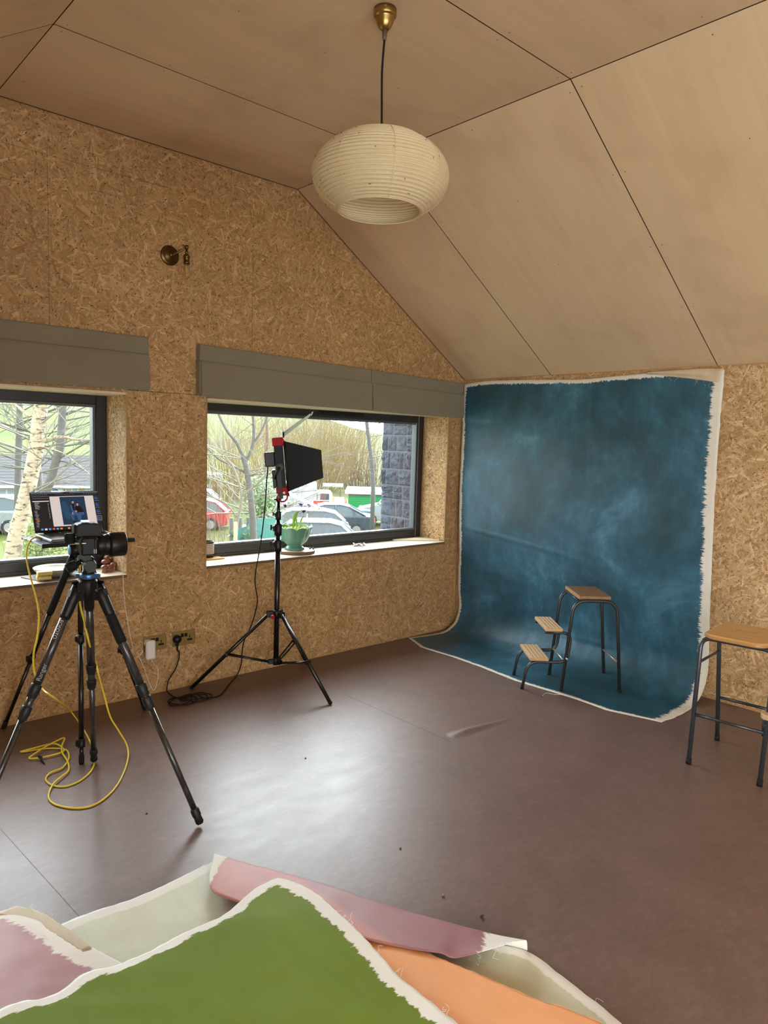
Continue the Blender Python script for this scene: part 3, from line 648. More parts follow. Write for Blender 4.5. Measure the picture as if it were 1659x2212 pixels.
# light's mains cable
def pxpath(pts, d0, d1): 
    n = len(pts) - 1; return [dp(x, y, d0 + (d1 - d0) * i / n) for i, (x, y) in enumerate(pts)]
dB = depth(BRK); f1 = fl(505, 1478)
seg = [BRK] + pxpath([(576, 1040), (571, 1110), (562, 1180), (553, 1230), (551, 1260), (556, 1295), (551, 1325), (541, 1355), (527, 1385), (523, 1410), (521, 1435)], dB - .02, depth(f1) + .05)
seg += [fl(512, 1458, .012)] + [fl(x, y, .006) for x, y in ((495, 1478), (478, 1500), (463, 1506), (440, 1508))]
r5 = random.Random(5); coil = []
cc = V((-2.575, -.20, 0))
for k in range(34):
    a = k / 34 * 2 * PI * 4.2 + .3; rr = .5 + .5 * math.sin(k * 1.3) * .25; coil.append(cc + V((math.cos(a) * .165 * rr + .06 * math.sin(a * .23), math.sin(a) * .115 * rr - .03, .006 + .004 * (k % 5) * .6)))
tail = [fl(385, 1508, .006), fl(363, 1496, .010), bk(361, 1483, -.03), bk(366, 1466, -.028), bk(378, 1447, -.026), bk(386, 1425, -.024), bk(387, 1408, -.022), PLUG + V((0, -.001, -.032))]
b = MB(); b.tube(smooth(seg + coil + tail, 6), .0036, 8); tag(b.build('power_cable', M['black_rubber']), 'black mains cable from the panel light, coiled on the floor below the sockets', 'cable')

# ------------------------------------------------------------------ camera tripod
M['carbon'] = None
def carbon():
    m = NT('carbon_tube'); v = m.coord((60, 60, 9)); n = m.noise(v, 1.6, 4, .6, 1.5); c = m.ramp(n, [(.35, (.008, .008, .009)), (.62, (.035, .035, .037)), (.75, (.10, .10, .105))]); m.pbsdf(c, .3, 0, spec=.6, coat=.4); return m.m
M['carbon'] = carbon()
M['lock'] = plain('rubber_twist_lock', (.009, .011, .013), .5)
HX, HY = -3.488, -1.154
DZ = [0.0]
def H3(z, a=0.0, b=0.0): return V((HX + a * .9933 + b * .1155, HY - a * .1155 + b * .9933, z + DZ[0]))
AX, BXV = V((.9933, -.1155, 0)), V((.1155, .9933, 0))
def leg_t(a, b, py):
    lo, hi = 0.0, 1.0
    for _ in range(40):
        t = (lo + hi) / 2; p = a + (b - a) * t; d = p - CO; y = FH / 2 - FPX * d.dot(CU) / d.dot(CF)
        lo, hi = (t, hi) if y < py else (lo, t)
    return lo
root = thing('camera_tripod', (HX, HY, 0), 'black carbon fibre tripod with a blue ring carrying the camera', 'tripod')
TR = root
legs = {'r': V((-3.193, -1.532, .0)), 'c': V((-3.307, -.71, .0)), 'l': V((-3.963, -1.22, .0))}
def text_mesh(body, size, o, ux, uy, name, mat, parent, ext=.0003):
    cu = bpy.data.curves.new(name, 'FONT'); cu.body = body; cu.size = size; cu.extrude = ext; cu.align_x = 'CENTER'; cu.align_y = 'CENTER'
    t = bpy.data.objects.new(name, cu); COL.objects.link(t); bpy.context.view_layer.update()
    me = bpy.data.meshes.new_from_object(t.evaluated_get(bpy.context.evaluated_depsgraph_get())); bpy.data.objects.remove(t); bpy.data.curves.remove(cu)
    ux = V(ux).normalized(); uy = V(uy).normalized(); uz = ux.cross(uy); b = MB()
    b.add([V(o) + ux * v.co.x + uy * v.co.y + uz * v.co.z for v in me.vertices], [list(p.vertices) for p in me.polygons]); bpy.data.meshes.remove(me)
    return b.build(name, mat, parent)
M['white_ink'] = plain('white_lettering', (.7, .7, .7), .5); M['grey_ink'] = plain('grey_lettering', (.34, .34, .36), .5)
for k, f in legs.items():
    d = (V((f.x, f.y, 0)) - V((HX, HY, 0))).normalized(); top = V((HX, HY, .935)) + d * .048; s = V((-d.y, d.x, 0)); fo = f + V((0, 0, .012))
    if k == 'c': ts = [leg_t(top, fo, 1445), leg_t(top, fo, 1478), .955]
    elif k == 'r': ts = [leg_t(top, fo, 1492), leg_t(top, fo, 1520), leg_t(top, fo, 1762)]
    else: ts = [leg_t(top, fo, 1495), leg_t(top, fo, 1543), .955]
    P = lambda t: top + (fo - top) * t
    b = MB(); b.cyl(P(.07), P(ts[0]), .0165, n=24); lg = b.build('leg', M['carbon'], root)
    b = MB(); b.cyl(P(ts[0]), P(ts[1]), .0150, n=24); b.cyl(P(ts[1]), P(ts[2]), .0120, n=24); b.build('lower_section', M['carbon'], lg)
    L = (fo - top).length
    for i, t in enumerate(ts):
        h = .021 / L; r = (.0185, .0172, .0150)[i]; b = MB(); b.tube([P(t - h * 1.5), P(t - h * 1.4), P(t - h * .2), P(t), P(t + h * .9), P(t + h)], [r * .97, r * 1.08, r * 1.1, r * 1.02, r, r * .9], 28)
        for q in range(14):
            a = 2 * PI * q / 14; u, w, _ = frame(fo - top); c = P(t - h * .6) + (u * math.cos(a) + w * math.sin(a)) * r * 1.09; b.box(c, (.0018, .0022, .026), u * math.cos(a) + w * math.sin(a), (u * -math.sin(a) + w * math.cos(a)))
        b.build('twist_lock', M['lock'], lg)
    b = MB(); b.tube([P(.972), P(.978), P(.992), P(1.0)], [.012, .0155, .0165, .012], 16); b.build('rubber_foot', M['black_rubber'], lg)
    b = MB(); b.tube([P(-.015), P(.03), P(.10), P(.115)], [.021, .022, .0205, .0185], 20); b.box(P(.015) - d * .012, (.045, .040, .060), d, s, ch=.008); b.build('leg_collar', M['black_plastic'], lg)
    b = MB(); b.box(P(.02) + d * .018 + V((0, 0, .008)), (.006, .026, .03), (d * .9 + V((0, 0, .35))), s, ch=.002); b.build('angle_stop', M['black_metal'], lg)
    for sg in (-1, 1):
        b = MB(); q = P(0) + s * (sg * .021); b.lathe([(.0005, 0), (.0065, 0), (.0065, .002), (.0045, .004), (.0005, .004)], q, s * sg, n=16); b.build('pivot_bolt', M['steel'], lg)
    if k == 'r':
        b = MB(); b.tube([P(.105), P(.115), P(leg_t(top, fo, 1378)), P(leg_t(top, fo, 1388))], [.0185, .0208, .0205, .0188], 24); b.build('foam_sleeve', M['black_rubber'], lg)
    if k == 'l':
        ax = (fo - top).normalized(); vd = (CO - P(.3)).normalized(); nn = (vd - ax * vd.dot(ax)).normalized(); sd = ax.cross(nn); nrm = (nn * .90 + sd * (-.43 if sd.dot(CR) > 0 else .43)).normalized(); uy = nrm.cross(ax)
        text_mesh('LEOFOTO', .019, P(leg_t(top, fo, 1325) + .060) + nrm * .0166, ax, uy, 'lettering', M['white_ink'], lg)
        nrm = nn; uy = nrm.cross(-ax); text_mesh('Ranger', .024, P(leg_t(top, fo, 1464) - .022) + nrm * .0166, -ax, uy, 'lettering', M['grey_ink'], lg)
b = MB(); b.lathe([(.0005, .90), (.018, .90), (.022, .905), (.03, .915), (.034, .93), (.036, .955), (.034, .968), (.026, .974), (.0005, .974)], (HX, HY, 0), n=32)
for k, f in legs.items():
    d = (V((f.x, f.y, 0)) - V((HX, HY, 0))).normalized(); s = V((-d.y, d.x, 0))
    for t in (-1, 1): b.box(V((HX, HY, .945)) + d * .038 + s * (t * .0225), (.036, .005, .040), d, s, ch=.003)
b.build('apex_casting', M['black_metal'], root)
b = MB(); b.lathe([(.0005, .974), (.029, .974), (.031, .978), (.031, .992), (.029, .996), (.0005, .996)], (HX, HY, 0), n=36)
for sg in (-1, 1): b.box(H3(.985) + CR * (sg * .036), (.022, .016, .018), V((CR.x, CR.y, 0)), V((-CR.y, CR.x, 0)), ch=.002)
b.build('levelling_ring', M['blue_metal'], root)
# geared head
vw = (V((HX, HY, 0)) - V((CO.x, CO.y, 0))).normalized(); rv = V((vw.y, -vw.x, 0)); DH = depth((HX, HY, 1.0))
hr = thing('tripod_head', H3(.996), 'black geared tripod head between the blue ring and the camera', 'tripod head')
b = MB(); b.lathe([(.0005, .996), (.024, .996), (.024, 1.004), (.020, 1.008), (.020, 1.03), (.0005, 1.03)], (HX, HY, 0), n=28); q = dp(195, 1222, DH); b.cyl(q - vw * .024, q + vw * .024, .0235, n=32); b.cyl(q - vw * .026, q - vw * .024, .021, n=32); b.build('pan_housing', M['black_plastic'], hr)
b = MB(); q = dp(183, 1204, DH); b.cyl(q - vw * .022, q + vw * .022, .0235, n=32); b.box(q + V((0, 0, -.012)) + rv * .008, (.05, .04, .03), rv, vw, ch=.006); b.build('tilt_housing', M['black_plastic'], hr)
b = MB(); a, c = dp(178, 1212, DH - .02), dp(144, 1229, DH - .05); b.tube([a, a + (c - a) * .35, a + (c - a) * .42, a + (c - a) * .46, c], [.010, .010, .0185, .0185, .0175], 24)
for q in range(16):
    t = 2 * PI * q / 16; u, w, _ = frame(c - a); rr = u * math.cos(t) + w * math.sin(t); b.box(a + (c - a) * .72 + rr * .0182, (.002, .003, .022), rr, (c - a).cross(rr))
b.build('tilt_knob', M['black_rubber'], hr)
b = MB(); a = dp(176, 1216, DH - .03); b.cyl(a, a + (rv * .4 - vw * .9).normalized() * .026, .006, n=12); b.build('lever_pin', M['chrome'], hr)
b = MB(); a, c = dp(151, 1188, DH - .030), dp(178, 1187, DH - .002); b.tube([a + (a - c) * .02, c], [.0215, .0225], 28); b.cyl(c, dp(196, 1186, DH), .019, n=24); b.build('roll_housing', M['black_plastic'], hr)
b = MB(); dd = (a - c).normalized(); b.lathe([(.0005, .0), (.0195, 0), (.0205, .002), (.019, .004), (.0005, .0045)], a + dd * .0005, dd, n=28); b.build('blue_end_cap', plain('light_blue_cap', (.12, .36, .72), .35), hr)
b = MB(); q = dp(190, 1172, DH - .01); b.box(V((q.x, q.y, 1.108)), (.085, .05, .012), AX, BXV, ch=.002); b.build('clamp_plate', M['black_metal'], hr)
b = MB(); q = dp(151, 1168, DH - .03); b.lathe([(.0005, -.004), (.021, -.004), (.021, .0), (.0185, .004), (.0195, .030), (.0175, .033), (.0005, .033)], V((q.x, q.y, q.z - .004)), n=20)
for k in range(20):
    t = 2 * PI * k / 20; b.box(V((q.x, q.y, q.z + .012)) + V((math.cos(t), math.sin(t), 0)) * .0192, (.002, .003, .026), V((math.cos(t), math.sin(t), 0)), V((-math.sin(t), math.cos(t), 0)))
b.build('clamp_knob', M['black_rubber'], hr)
# camera
DZ[0] = -.036
M['cam'] = plain('camera_body_black', (.006, .006, .0065), .5, spec=.35); M['lens'] = plain('lens_black', (.005, .005, .005), .38, spec=.4)
cr_ = thing('camera', H3(1.114), 'black mirrorless camera with a long-hooded lens on the tripod, pointing at the backdrop', 'camera')
ZL = 1.142
b = MB(); b.box(H3(1.148, -.012, .0), (.055, .132, .072), AX, BXV, ch=.007); b.box(H3(1.150, .014, -.05), (.03, .034, .070), AX, BXV, ch=.012); b.build('camera_body', M['cam'], cr_)
b = MB(); b.prism([(-.046, 1.180), (.044, 1.180), (.050, 1.200), (.047, 1.222), (.030, 1.233), (-.020, 1.236), (-.042, 1.232), (-.048, 1.22)], H3(0, 0, -.032), AX, V((0, 0, 1)), -.064)
b.build('viewfinder_hump', M['cam'], cr_, bevel=.005)
b = MB(); b.box(H3(1.212, -.050, 0), (.010, .044, .036), AX, BXV, ch=.004); b.build('eyecup', M['black_rubber'], cr_)
b = MB(); b.box(H3(1.238, -.010, 0), (.028, .022, .004), AX, BXV, ch=.001); b.box(H3(1.241, -.010, -.009), (.028, .003, .006), AX, BXV); b.box(H3(1.241, -.010, .009), (.028, .003, .006), AX, BXV); b.build('hot_shoe', M['steel'], cr_)
b = MB(); b.box(H3(1.148, -.041, -.01), (.004, .075, .05), AX, BXV, ch=.002); b.build('rear_screen', plain('grey_screen', (.10, .11, .12), .15), cr_)
o = H3(ZL, .012); b = MB(); b.lathe([(.0005, 0), (.036, 0), (.036, .010), (.039, .013), (.039, .026), (.0405, .028), (.0405, .046), (.039, .048), (.040, .051), (.043, .058), (.043, .070), (.0005, .070)], o, AX, n=48)
for k in range(40):
    t = 2 * PI * k / 40; rr = BXV * math.cos(t) + V((0, 0, 1)) * math.sin(t); b.box(o + AX * .037 + rr * .0405, (.016, .002, .003), AX, rr)
ln = b.build('lens', M['lens'], cr_)
b = MB(); b.lathe([(.043, .066), (.0475, .068), (.0490, .076), (.0490, .128), (.047, .130), (.0465, .128), (.045, .08), (.042, .070)], o, AX, n=48); b.build('lens_hood', M['lens'], cr_)
b = MB(); b.lathe([(.0005, .071), (.040, .0705)], o, AX, n=32, caps=False); b.build('front_glass', plain('lens_glass', (.01, .01, .02), .03, spec=.9), ln)
b = MB(); b.box(H3(1.162, -.03, -.067), (.016, .003, .004), AX, BXV, ch=.001); b.build('strap_lug', M['steel'], cr_)
b = MB(); b.box(H3(1.128, .008, -.0675), (.004, .002, .018), AX, BXV, ch=.0015); b.box(H3(1.128, .015, -.0675), (.004, .002, .018), AX, BXV, ch=.0015); b.build('plate_marks', plain('pale_rubber', (.5, .5, .5), .6), cr_)

# ------------------------------------------------------------------ laptop table and laptop
LX, LY = -3.237, -.36
root = thing('laptop_stand', (LX, LY, 0), 'black three-legged stand with a flat tray holding the laptop by the left window', 'stand')
b = MB(); tx0, tx1, ty0, ty1, tz = -3.475, -3.035, -.555, -.235, 1.030
b.bb((tx0, ty0, tz - .006), (tx1, ty1, tz), ch=.002); b.bb((tx0, ty0, tz - .014), (tx1, ty0 + .012, tz + .006), ch=.003); b.bb((tx0, ty1 - .012, tz - .010), (tx1, ty1, tz + .002), ch=.003); b.build('tray', M['black_metal'], root)
b = MB(); b.cyl((LX, LY, .955), (LX, LY, 1.024), .013, n=20); b.lathe([(.0005, 1.008), (.03, 1.010), (.045, 1.024), (.0005, 1.024)], (LX, LY, 0), n=24); b.build('centre_post', M['stand'], root)
b = MB(); b.lathe([(.0005, .925), (.028, .93), (.033, .945), (.033, .965), (.02, .978), (.0005, .978)], (LX, LY, 0), n=24); b.build('leg_hub', M['black_plastic'], root)
for i, f in enumerate((V((-3.517, -.03, .012)), V((-3.355, -.684, .010)), V((-2.84, -.22, .012)))):
    d = (V((f.x, f.y, 0)) - V((LX, LY, 0))).normalized(); top = V((LX, LY, .945)) + d * .034; P = lambda t: top + (f - top) * t
    tj, tk = (.34, .60) if i != 1 else (.42, .915)
    b = MB(); b.cyl(P(0), P(tj), .0155 if i != 1 else .0125, n=20); b.cyl(P(tj), P(tk), .0122, n=20); b.cyl(P(tk), P(.985), .0098, n=18); lg = b.build('leg', M['stand'], root)
    s = V((-d.y, d.x, 0))
    if i == 0: b = MB(); b.tube([P(.02), P(.03), P(tj - .02), P(tj)], [.015, .018, .018, .015], 20); b.build('foam_sleeve', M['black_rubber'], lg)
    for t in ([tk] if i != 1 else [.42, tk]):
        b = MB(); b.tube([P(t - .02), P(t - .018), P(t + .018), P(t + .02)], [.015, .0168, .0168, .0145], 18); b.box(P(t) - V((CR.x, CR.y, 0)) * .016, (.020, .016, .030), V((CR.x, CR.y, 0)), V((-CR.y, CR.x, 0)), ch=.003); b.build('flip_lock', M['black_plastic'], lg)
    b = MB(); b.tube([P(.965), P(.97), P(1.0), P(1.01)], [.010, .0125, .0128, .010], 14); b.build('rubber_foot', M['black_rubber'], lg)
M['alu'] = plain('space_grey_aluminium', (.30, .31, .33), .38, .85); M['bezel'] = plain('black_bezel', (.006, .006, .007), .12)
lr = thing('laptop', (-3.248, -.36, tz), 'open grey laptop showing a photo editing screen on the tray by the left window', 'laptop')
b = MB(); x0, x1 = -3.42, -3.077; b.bb((x0, -.505, tz + .0005), (x1, -.268, tz + .016), ch=.004); bs = b.build('base', M['alu'], lr)
b = MB()
for rr in range(5):
    for cc_ in range(14): b.bb((x0 + .03 + cc_ * .0203, -.30 - .019 * rr - .016, tz + .0162), (x0 + .03 + cc_ * .0203 + .017, -.30 - .019 * rr, tz + .0172))
b.build('keyboard', M['black_plastic'], bs)
b = MB(); b.bb((-3.31, -.49, tz + .0161), (-3.19, -.412, tz + .0166)); b.build('touchpad', plain('touchpad_grey', (.24, .25, .27), .3), bs)
U_ = V((0, .085, .190)).normalized(); N_ = V((1, 0, 0)).cross(U_).normalized()
if N_.y > 0: N_ = -N_
o = V((x0, -.268, tz + .020)); LW, LH = x1 - x0, .216
def lq(u, v, e=0.0): return o + V((LW * u, 0, 0)) + U_ * (LH * (1 - v)) + N_ * e
b = MB(); c = lq(.5, .5); b.box(c - N_ * -.0025 + N_ * -.005, (LW, LH, .006), V((1, 0, 0)), U_, ch=.002); ld_ = b.build('lid', M['alu'], lr)
b = MB(); b.cyl((x0 + .04, -.264, tz + .016), (x1 - .04, -.264, tz + .016), .0065, n=12); b.build('hinge', M['bezel'], lr)
E_ = lambda nm, c, s: emis(nm, c, s)
scr_m = [M['bezel'], E_('screen_dark', (.012, .012, .014), 1.0), E_('screen_pinkish_white', (.80, .68, .64), .85), E_('screen_navy', (.010, .035, .075), 1.0), E_('screen_blue_glow', (.016, .062, .125), 1.0), E_('screen_black', (.004, .004, .006), 1.0),
         E_('screen_denim', (.035, .085, .21), 1.0), E_('screen_skin', (.45, .24, .18), 1.0), E_('screen_grey_text', (.32, .30, .30), 1.0), E_('screen_white', (.85, .85, .9), .9), E_('screen_red', (.7, .08, .08), 1.0), E_('screen_orange', (.7, .25, .08), 1.0), E_('screen_sky_blue', (.08, .3, .75), 1.0), E_('screen_menu', (.10, .14, .22), 1.0)]
b = MB()
b.add([lq(0.004, 0.006, .0005), lq(.996, .006, .0005), lq(.996, .994, .0005), lq(.004, .994, .0005)], [(0, 3, 2, 1)], 0)
lay = [0.0007]
def R_(u0, v0, u1, v1, m): lay[0] += .00002; b.add([lq(u0, v0, lay[0]), lq(u1, v0, lay[0]), lq(u1, v1, lay[0]), lq(u0, v1, lay[0])], [(0, 3, 2, 1)], m)
def PG(pts, m): lay[0] += .00002; b.add([lq(u, v, lay[0]) for u, v in pts], [list(range(len(pts)))[::-1]], m)
def EL(cu, cv, ru, rv_, m): PG([(cu + ru * math.cos(-2 * PI * k / 20), cv + rv_ * math.sin(-2 * PI * k / 20)) for k in range(20)][::-1], m)
R_(.018, .03, .982, .955, 1); R_(.018, .022, .982, .046, 13); R_(.455, .02, .56, .05, 5)
r3 = random.Random(4)
for k in range(16): R_(.03 + .06 * k, .032, .03 + .06 * k + r3.uniform(.015, .04), .037, 8)
for k in range(8): R_(.03 + .028 * k, .07, .04 + .028 * k, .082, 8)
for k in range(10): R_(.37 + .026 * k, .075, .378 + .026 * k, .083, 10 if k % 3 == 1 else 8)
for k in range(6): R_(.77 + .034 * k, .072, .782 + .034 * k, .084, 8)
R_(.025, .115, .26, .12, 8); R_(.025, .165, .255, .17, 8); R_(.025, .225, .255, .248, 2)
for k in range(12): R_(.05, .262 + .0145 * k, .05 + r3.uniform(.03, .075), .269 + .0145 * k, 8)
for k in range(18): R_(.03 + .006 * (k % 4), .47 + .0225 * k, .03 + r3.uniform(.03, .06), .479 + .0225 * k, 11 if k in (9, 10, 11) else 8)
for k in range(12): R_(.232, .30 + .032 * k, .232 + r3.uniform(.004, .01), .312 + .032 * k, 9)
R_(.268, .125, .905, .868, 2); PU0, PV0, PU1, PV1 = .408, .14, .772, .838
R_(PU0, PV0, PU1, PV1, 3)
for (cu, cv, ru, rw) in ((.47, .45, .055, .12), (.49, .60, .05, .10), (.46, .32, .04, .06)): EL(cu, cv, ru, rw, 4)
# two people on the backdrop, as small as the screen shows them
def PP(pts, m): PG([(PU0 + (PU1 - PU0) * x, PV0 + (PV1 - PV0) * y) for x, y in pts], m)
def PE(x, y, rx, ry, m): EL(PU0 + (PU1 - PU0) * x, PV0 + (PV1 - PV0) * y, (PU1 - PU0) * rx, (PV1 - PV0) * ry, m)
PP([(.40, .30), (.52, .26), (.60, .34), (.60, .56), (.44, .56), (.38, .44)], 6); PP([(.44, .26), (.54, .25), (.54, .50), (.47, .50)], 5); PE(.50, .20, .045, .055, 7); PP([(.45, .19), (.46, .14), (.54, .14), (.56, .19), (.52, .155)], 5)
PP([(.44, .54), (.60, .54), (.68, .72), (.70, .84), (.62, .84), (.56, .66), (.46, .68), (.47, .88), (.40, .88), (.34, .66)], 6); PP([(.40, .86), (.48, .86), (.50, .93), (.43, .95)], 5)
PP([(.56, .36), (.68, .32), (.80, .38), (.88, .52), (.86, .60), (.62, .60), (.55, .50)], 5); PE(.67, .29, .045, .055, 7); PP([(.61, .27), (.62, .22), (.70, .22), (.73, .29), (.69, .24)], 5); PE(.58, .54, .035, .035, 7); PE(.43, .60, .02, .05, 7)
PP([(.64, .58), (.88, .57), (.90, .66), (.76, .68), (.74, .82), (.72, .92), (.64, .92), (.62, .72)], 6)
for k in range(4):
    v0 = .135 + .17 * k; R_(.912, v0, .985, v0 + .11, 3 if k < 3 else 8)
    if k == 3: R_(.917, v0 + .006, .980, v0 + .104, 3)
    PG([(.925, v0 + .03), (.945, v0 + .025), (.97, v0 + .085), (.93, v0 + .09)], 6); R_(.915, v0 + .125, .985, v0 + .13, 8)
dk = [12, 9, 12, 10, 12, 11, 1, 11, 12, 9, 5, 10, 9, 10, 8, 11]
R_(.07, .895, .95, .95, 5)
for k in range(16): R_(.085 + .0535 * k, .903, .085 + .0535 * k + .034, .944, dk[k])
b.build('screen_display', scr_m, lr)

# ------------------------------------------------------------------ cables
hc = dp(152, 1176, DH + .03)
left_end = V((x0 - .001, -.36, tz + .008)); dl = depth(left_end)
p1 = [left_end + V((.02, 0, 0)), left_end, left_end + V((-.03, -.01, .006))] + [dp(x, y, d) for x, y, d in ((63, 1172, dl - .06), (57, 1200, dl - .1), (64, 1240, dl - .14), (78, 1290, dl - .2), (84, 1330, dl - .25), (81, 1375, dl - .3), (73, 1410, dl - .34), (74, 1450, dl - .38), (90, 1487, dl - .42), (120, 1510, dl - .42))]
p1 += [fl(x, y, z) for x, y, z in ((152, 1536, .10), (178, 1572, .05), (196, 1606, .015), (204, 1640, .006), (197, 1665, .005), (172, 1687, .005), (140, 1699, .005), (112, 1696, .005), (99, 1684, .005), (108, 1670, .008), (135, 1658, .009), (148, 1640, .008), (147, 1625, .008), (136, 1618, .008), (100, 1617, .005), (60, 1623, .005), (44, 1624, .007), (70, 1617, .010), (110, 1607, .011), (128, 1610, .012), (138, 1622, .012), (118, 1630, .010), (85, 1637, .010), (63, 1638, .012), (75, 1628, .014), (100, 1612, .016), (138, 1594, .022), (134, 1610, .018), (134, 1625, .014), (146, 1645, .012), (148, 1664, .01), (132, 1678, .012), (116, 1692, .012), (106, 1712, .006), (107, 1728, .005), (125, 1740, .005), (165, 1746, .005), (205, 1738, .005), (240, 1712, .005), (262, 1680, .006), (276, 1640, .010), (274, 1610, .035), (256, 1578, .10), (238, 1548, .17))]
dE = depth(p1[-1]); p1 += [dp(x, y, d) for x, y, d in ((226, 1505, dE + .05), (214, 1460, dE + .09), (206, 1425, dE + .12), (194, 1395, DH + .16), (184, 1350, DH + .15), (174, 1310, DH + .14), (171, 1275, DH + .12), (172, 1240, DH + .12), (174, 1200, DH + .12))] + [H3(1.150, -.045, .05)]
b = MB(); b.tube(smooth(p1, 6), .0040, 10); yc = tag(b.build('tether_cable', M['yellow']), 'yellow tether cable hanging from the laptop and looping over the floor under the tripod', 'cable')
b = MB(); q = fl(83, 1637, .012); b.tube([q + V((0, 0, .006)), q + CR * .012 + V((0, 0, .004)), q + CR * .006 + V((0, -.03, -.004)), q + CR * .010 + V((0, -.06, -.008))], [.006, .007, .005, .002], 8); b.build('cable_tie', M['black_rubber'], yc)
b = MB(); b.tube(smooth([left_end + V((.01, .02, .002)), left_end + V((-.03, .02, .004)), dp(52, 1168, dl), dp(54, 1180, dl - .05), dp(75, 1190, dl - .12), dp(110, 1192, dl - .3), dp(140, 1187, DH + .08), dp(152, 1180, DH + .03), H3(1.13, -.04, .01)], 8), .0013, 6); tag(b.build('sync_cable', M['black_rubber']), 'thin black cable looping from the laptop tray to the camera', 'cable')
b = MB(); re = V((x1, -.33, tz + .008)); dr = depth(re)
top_ = CHG + V((-.012, .0, .058)); bot = CHG + V((.008, 0, -.058)); dc = depth(top_)
w1 = [re + V((-.01, 0, 0)), re + V((.02, 0, .002)), dp(263, 1185, dr + .05), dp(265, 1230, dr + .08), dp(268, 1290, dr + .15), dp(276, 1345, dr + .22), dp(286, 1395, dr + .3), dp(293, 1416, dc - .03), dp(303, 1415, dc - .02), dp(309, 1406, dc - .01), dp(303, 1404, dc), dp(297, 1410, dc), dp(310, 1440, dc), dp(330, 1490, dc - .02), dp(340, 1470, dc - .01), dp(341, 1445, dc)] + [bot + V((.012, -.004, -.03)), bot + V((0, 0, -.008)), bot + V((0, 0, .002))]
b.tube(smooth(w1, 8), .0016, 8); tag(b.build('charging_cable', M['white_plastic']), 'thin white charging cable hanging from the laptop down to the white adapter', 'cable')

# ------------------------------------------------------------------ step stool on the backdrop
M['tube_grey'] = plain('dark_grey_tube', (.050, .051, .050), .36, .5)
M['seat_wood'] = wood('worn_teak_seat', (.20, .095, .035), (.32, .17, .07), (50, 4, 50), .42, (0, 0, -.72))
M['seat_edge'] = plain('lipped_edge', (.42, .23, .10), .45)
M['slat'] = wood('ribbed_ply_tread', (.50, .29, .13), (.62, .40, .20), (40, 5, 40), .45, (0, 0, -.72)); M['groove'] = plain('tread_groove', (.74, .62, .45), .5)
SO = V((-.398, -1.508, 0)); SXv, SYv = V((.752, -.659, 0)), V((.659, .752, 0))
def SL(x, y, z): return SO + SXv * x + SYv * y + V((0, 0, z))
root = thing('step_stool', SO, 'brown-seated step stool with two fold-out ribbed steps, standing on the blue backdrop', 'stool')
b = MB(); b.box(SL(-.003, 0, .611), (.20, .325, .021), SXv, SYv, ch=.003); b.box(SL(-.106, 0, .611), (.006, .325, .022), SXv, SYv, ch=.001, mi=1); b.build('seat', [M['seat_wood'], M['seat_edge']], root)
for sy in (-1, 1):
    y = sy * .157; b = MB(); b.tube(arc_path([SL(-.188, y, .006), SL(-.137, y, .589), SL(.137, y, .589), SL(.188, y, .006)], .085, 10), .0108, 14); fr = b.build('leg_frame', M['tube_grey'], root)
    for x in (-.188, .188): b = MB(); b.cyl(SL(x, y, .0005), SL(x - .002 * (1 if x > 0 else -1), y, .022), .0122, n=16); b.build('foot_cap', M['black_rubber'], fr)
M['rung'] = plain('worn_steel_rod', (.44, .36, .32), .35, .7)
for x in (-.172, .172): b = MB(); b.cyl(SL(x, -.157, .19), SL(x, .157, .19), .007, n=12); b.build('cross_rod', M['rung'], root)
b = MB(); b.cyl(SL(-.10, -.157, .585), SL(-.10, .157, .585), .006); b.cyl(SL(.09, -.157, .585), SL(.09, .157, .585), .006); b.build('seat_bearer', M['tube_grey'], root)
for sy in (-1, 1):
    y = sy * .136; b = MB(); b.tube(arc_path([SL(-.435, y, .006), SL(-.405, y, .182), SL(-.155, y, .182), SL(-.135, y, .375), SL(-.305, y, .375)], [.07, .06, .065], 10), .0100, 14); fr = b.build('step_frame', M['tube_grey'], root)
    b = MB(); b.cyl(SL(-.435, y, .0005), SL(-.433, y, .018), .0112, n=14); b.build('foot_cap', M['black_rubber'], fr)
    b = MB(); q = SL(-.158, y + sy * .012, .215); b.cyl(SL(-.158, y, .215), SL(-.166, sy * .175, .215), .005, n=10); b.ball(SL(-.166, sy * .172, .215), .0085); b.build('pivot_bolt', M['steel'], fr)
for (xc, zc, w) in ((-.338, .203, .118), (-.252, .396, .108)):
    b = MB(); b.box(SL(xc, 0, zc), (w, .315, .020), SXv, SYv, ch=.002); n = 5
    st = b.build('step_tread', M['slat'], root); b = MB()
    for k in range(n): b.box(SL(xc - w / 2 + w * (k + .5) / n, 0, zc + .0104), (.004, .313, .0012), SXv, SYv)
    b.build('tread_strips', M['groove'], st)
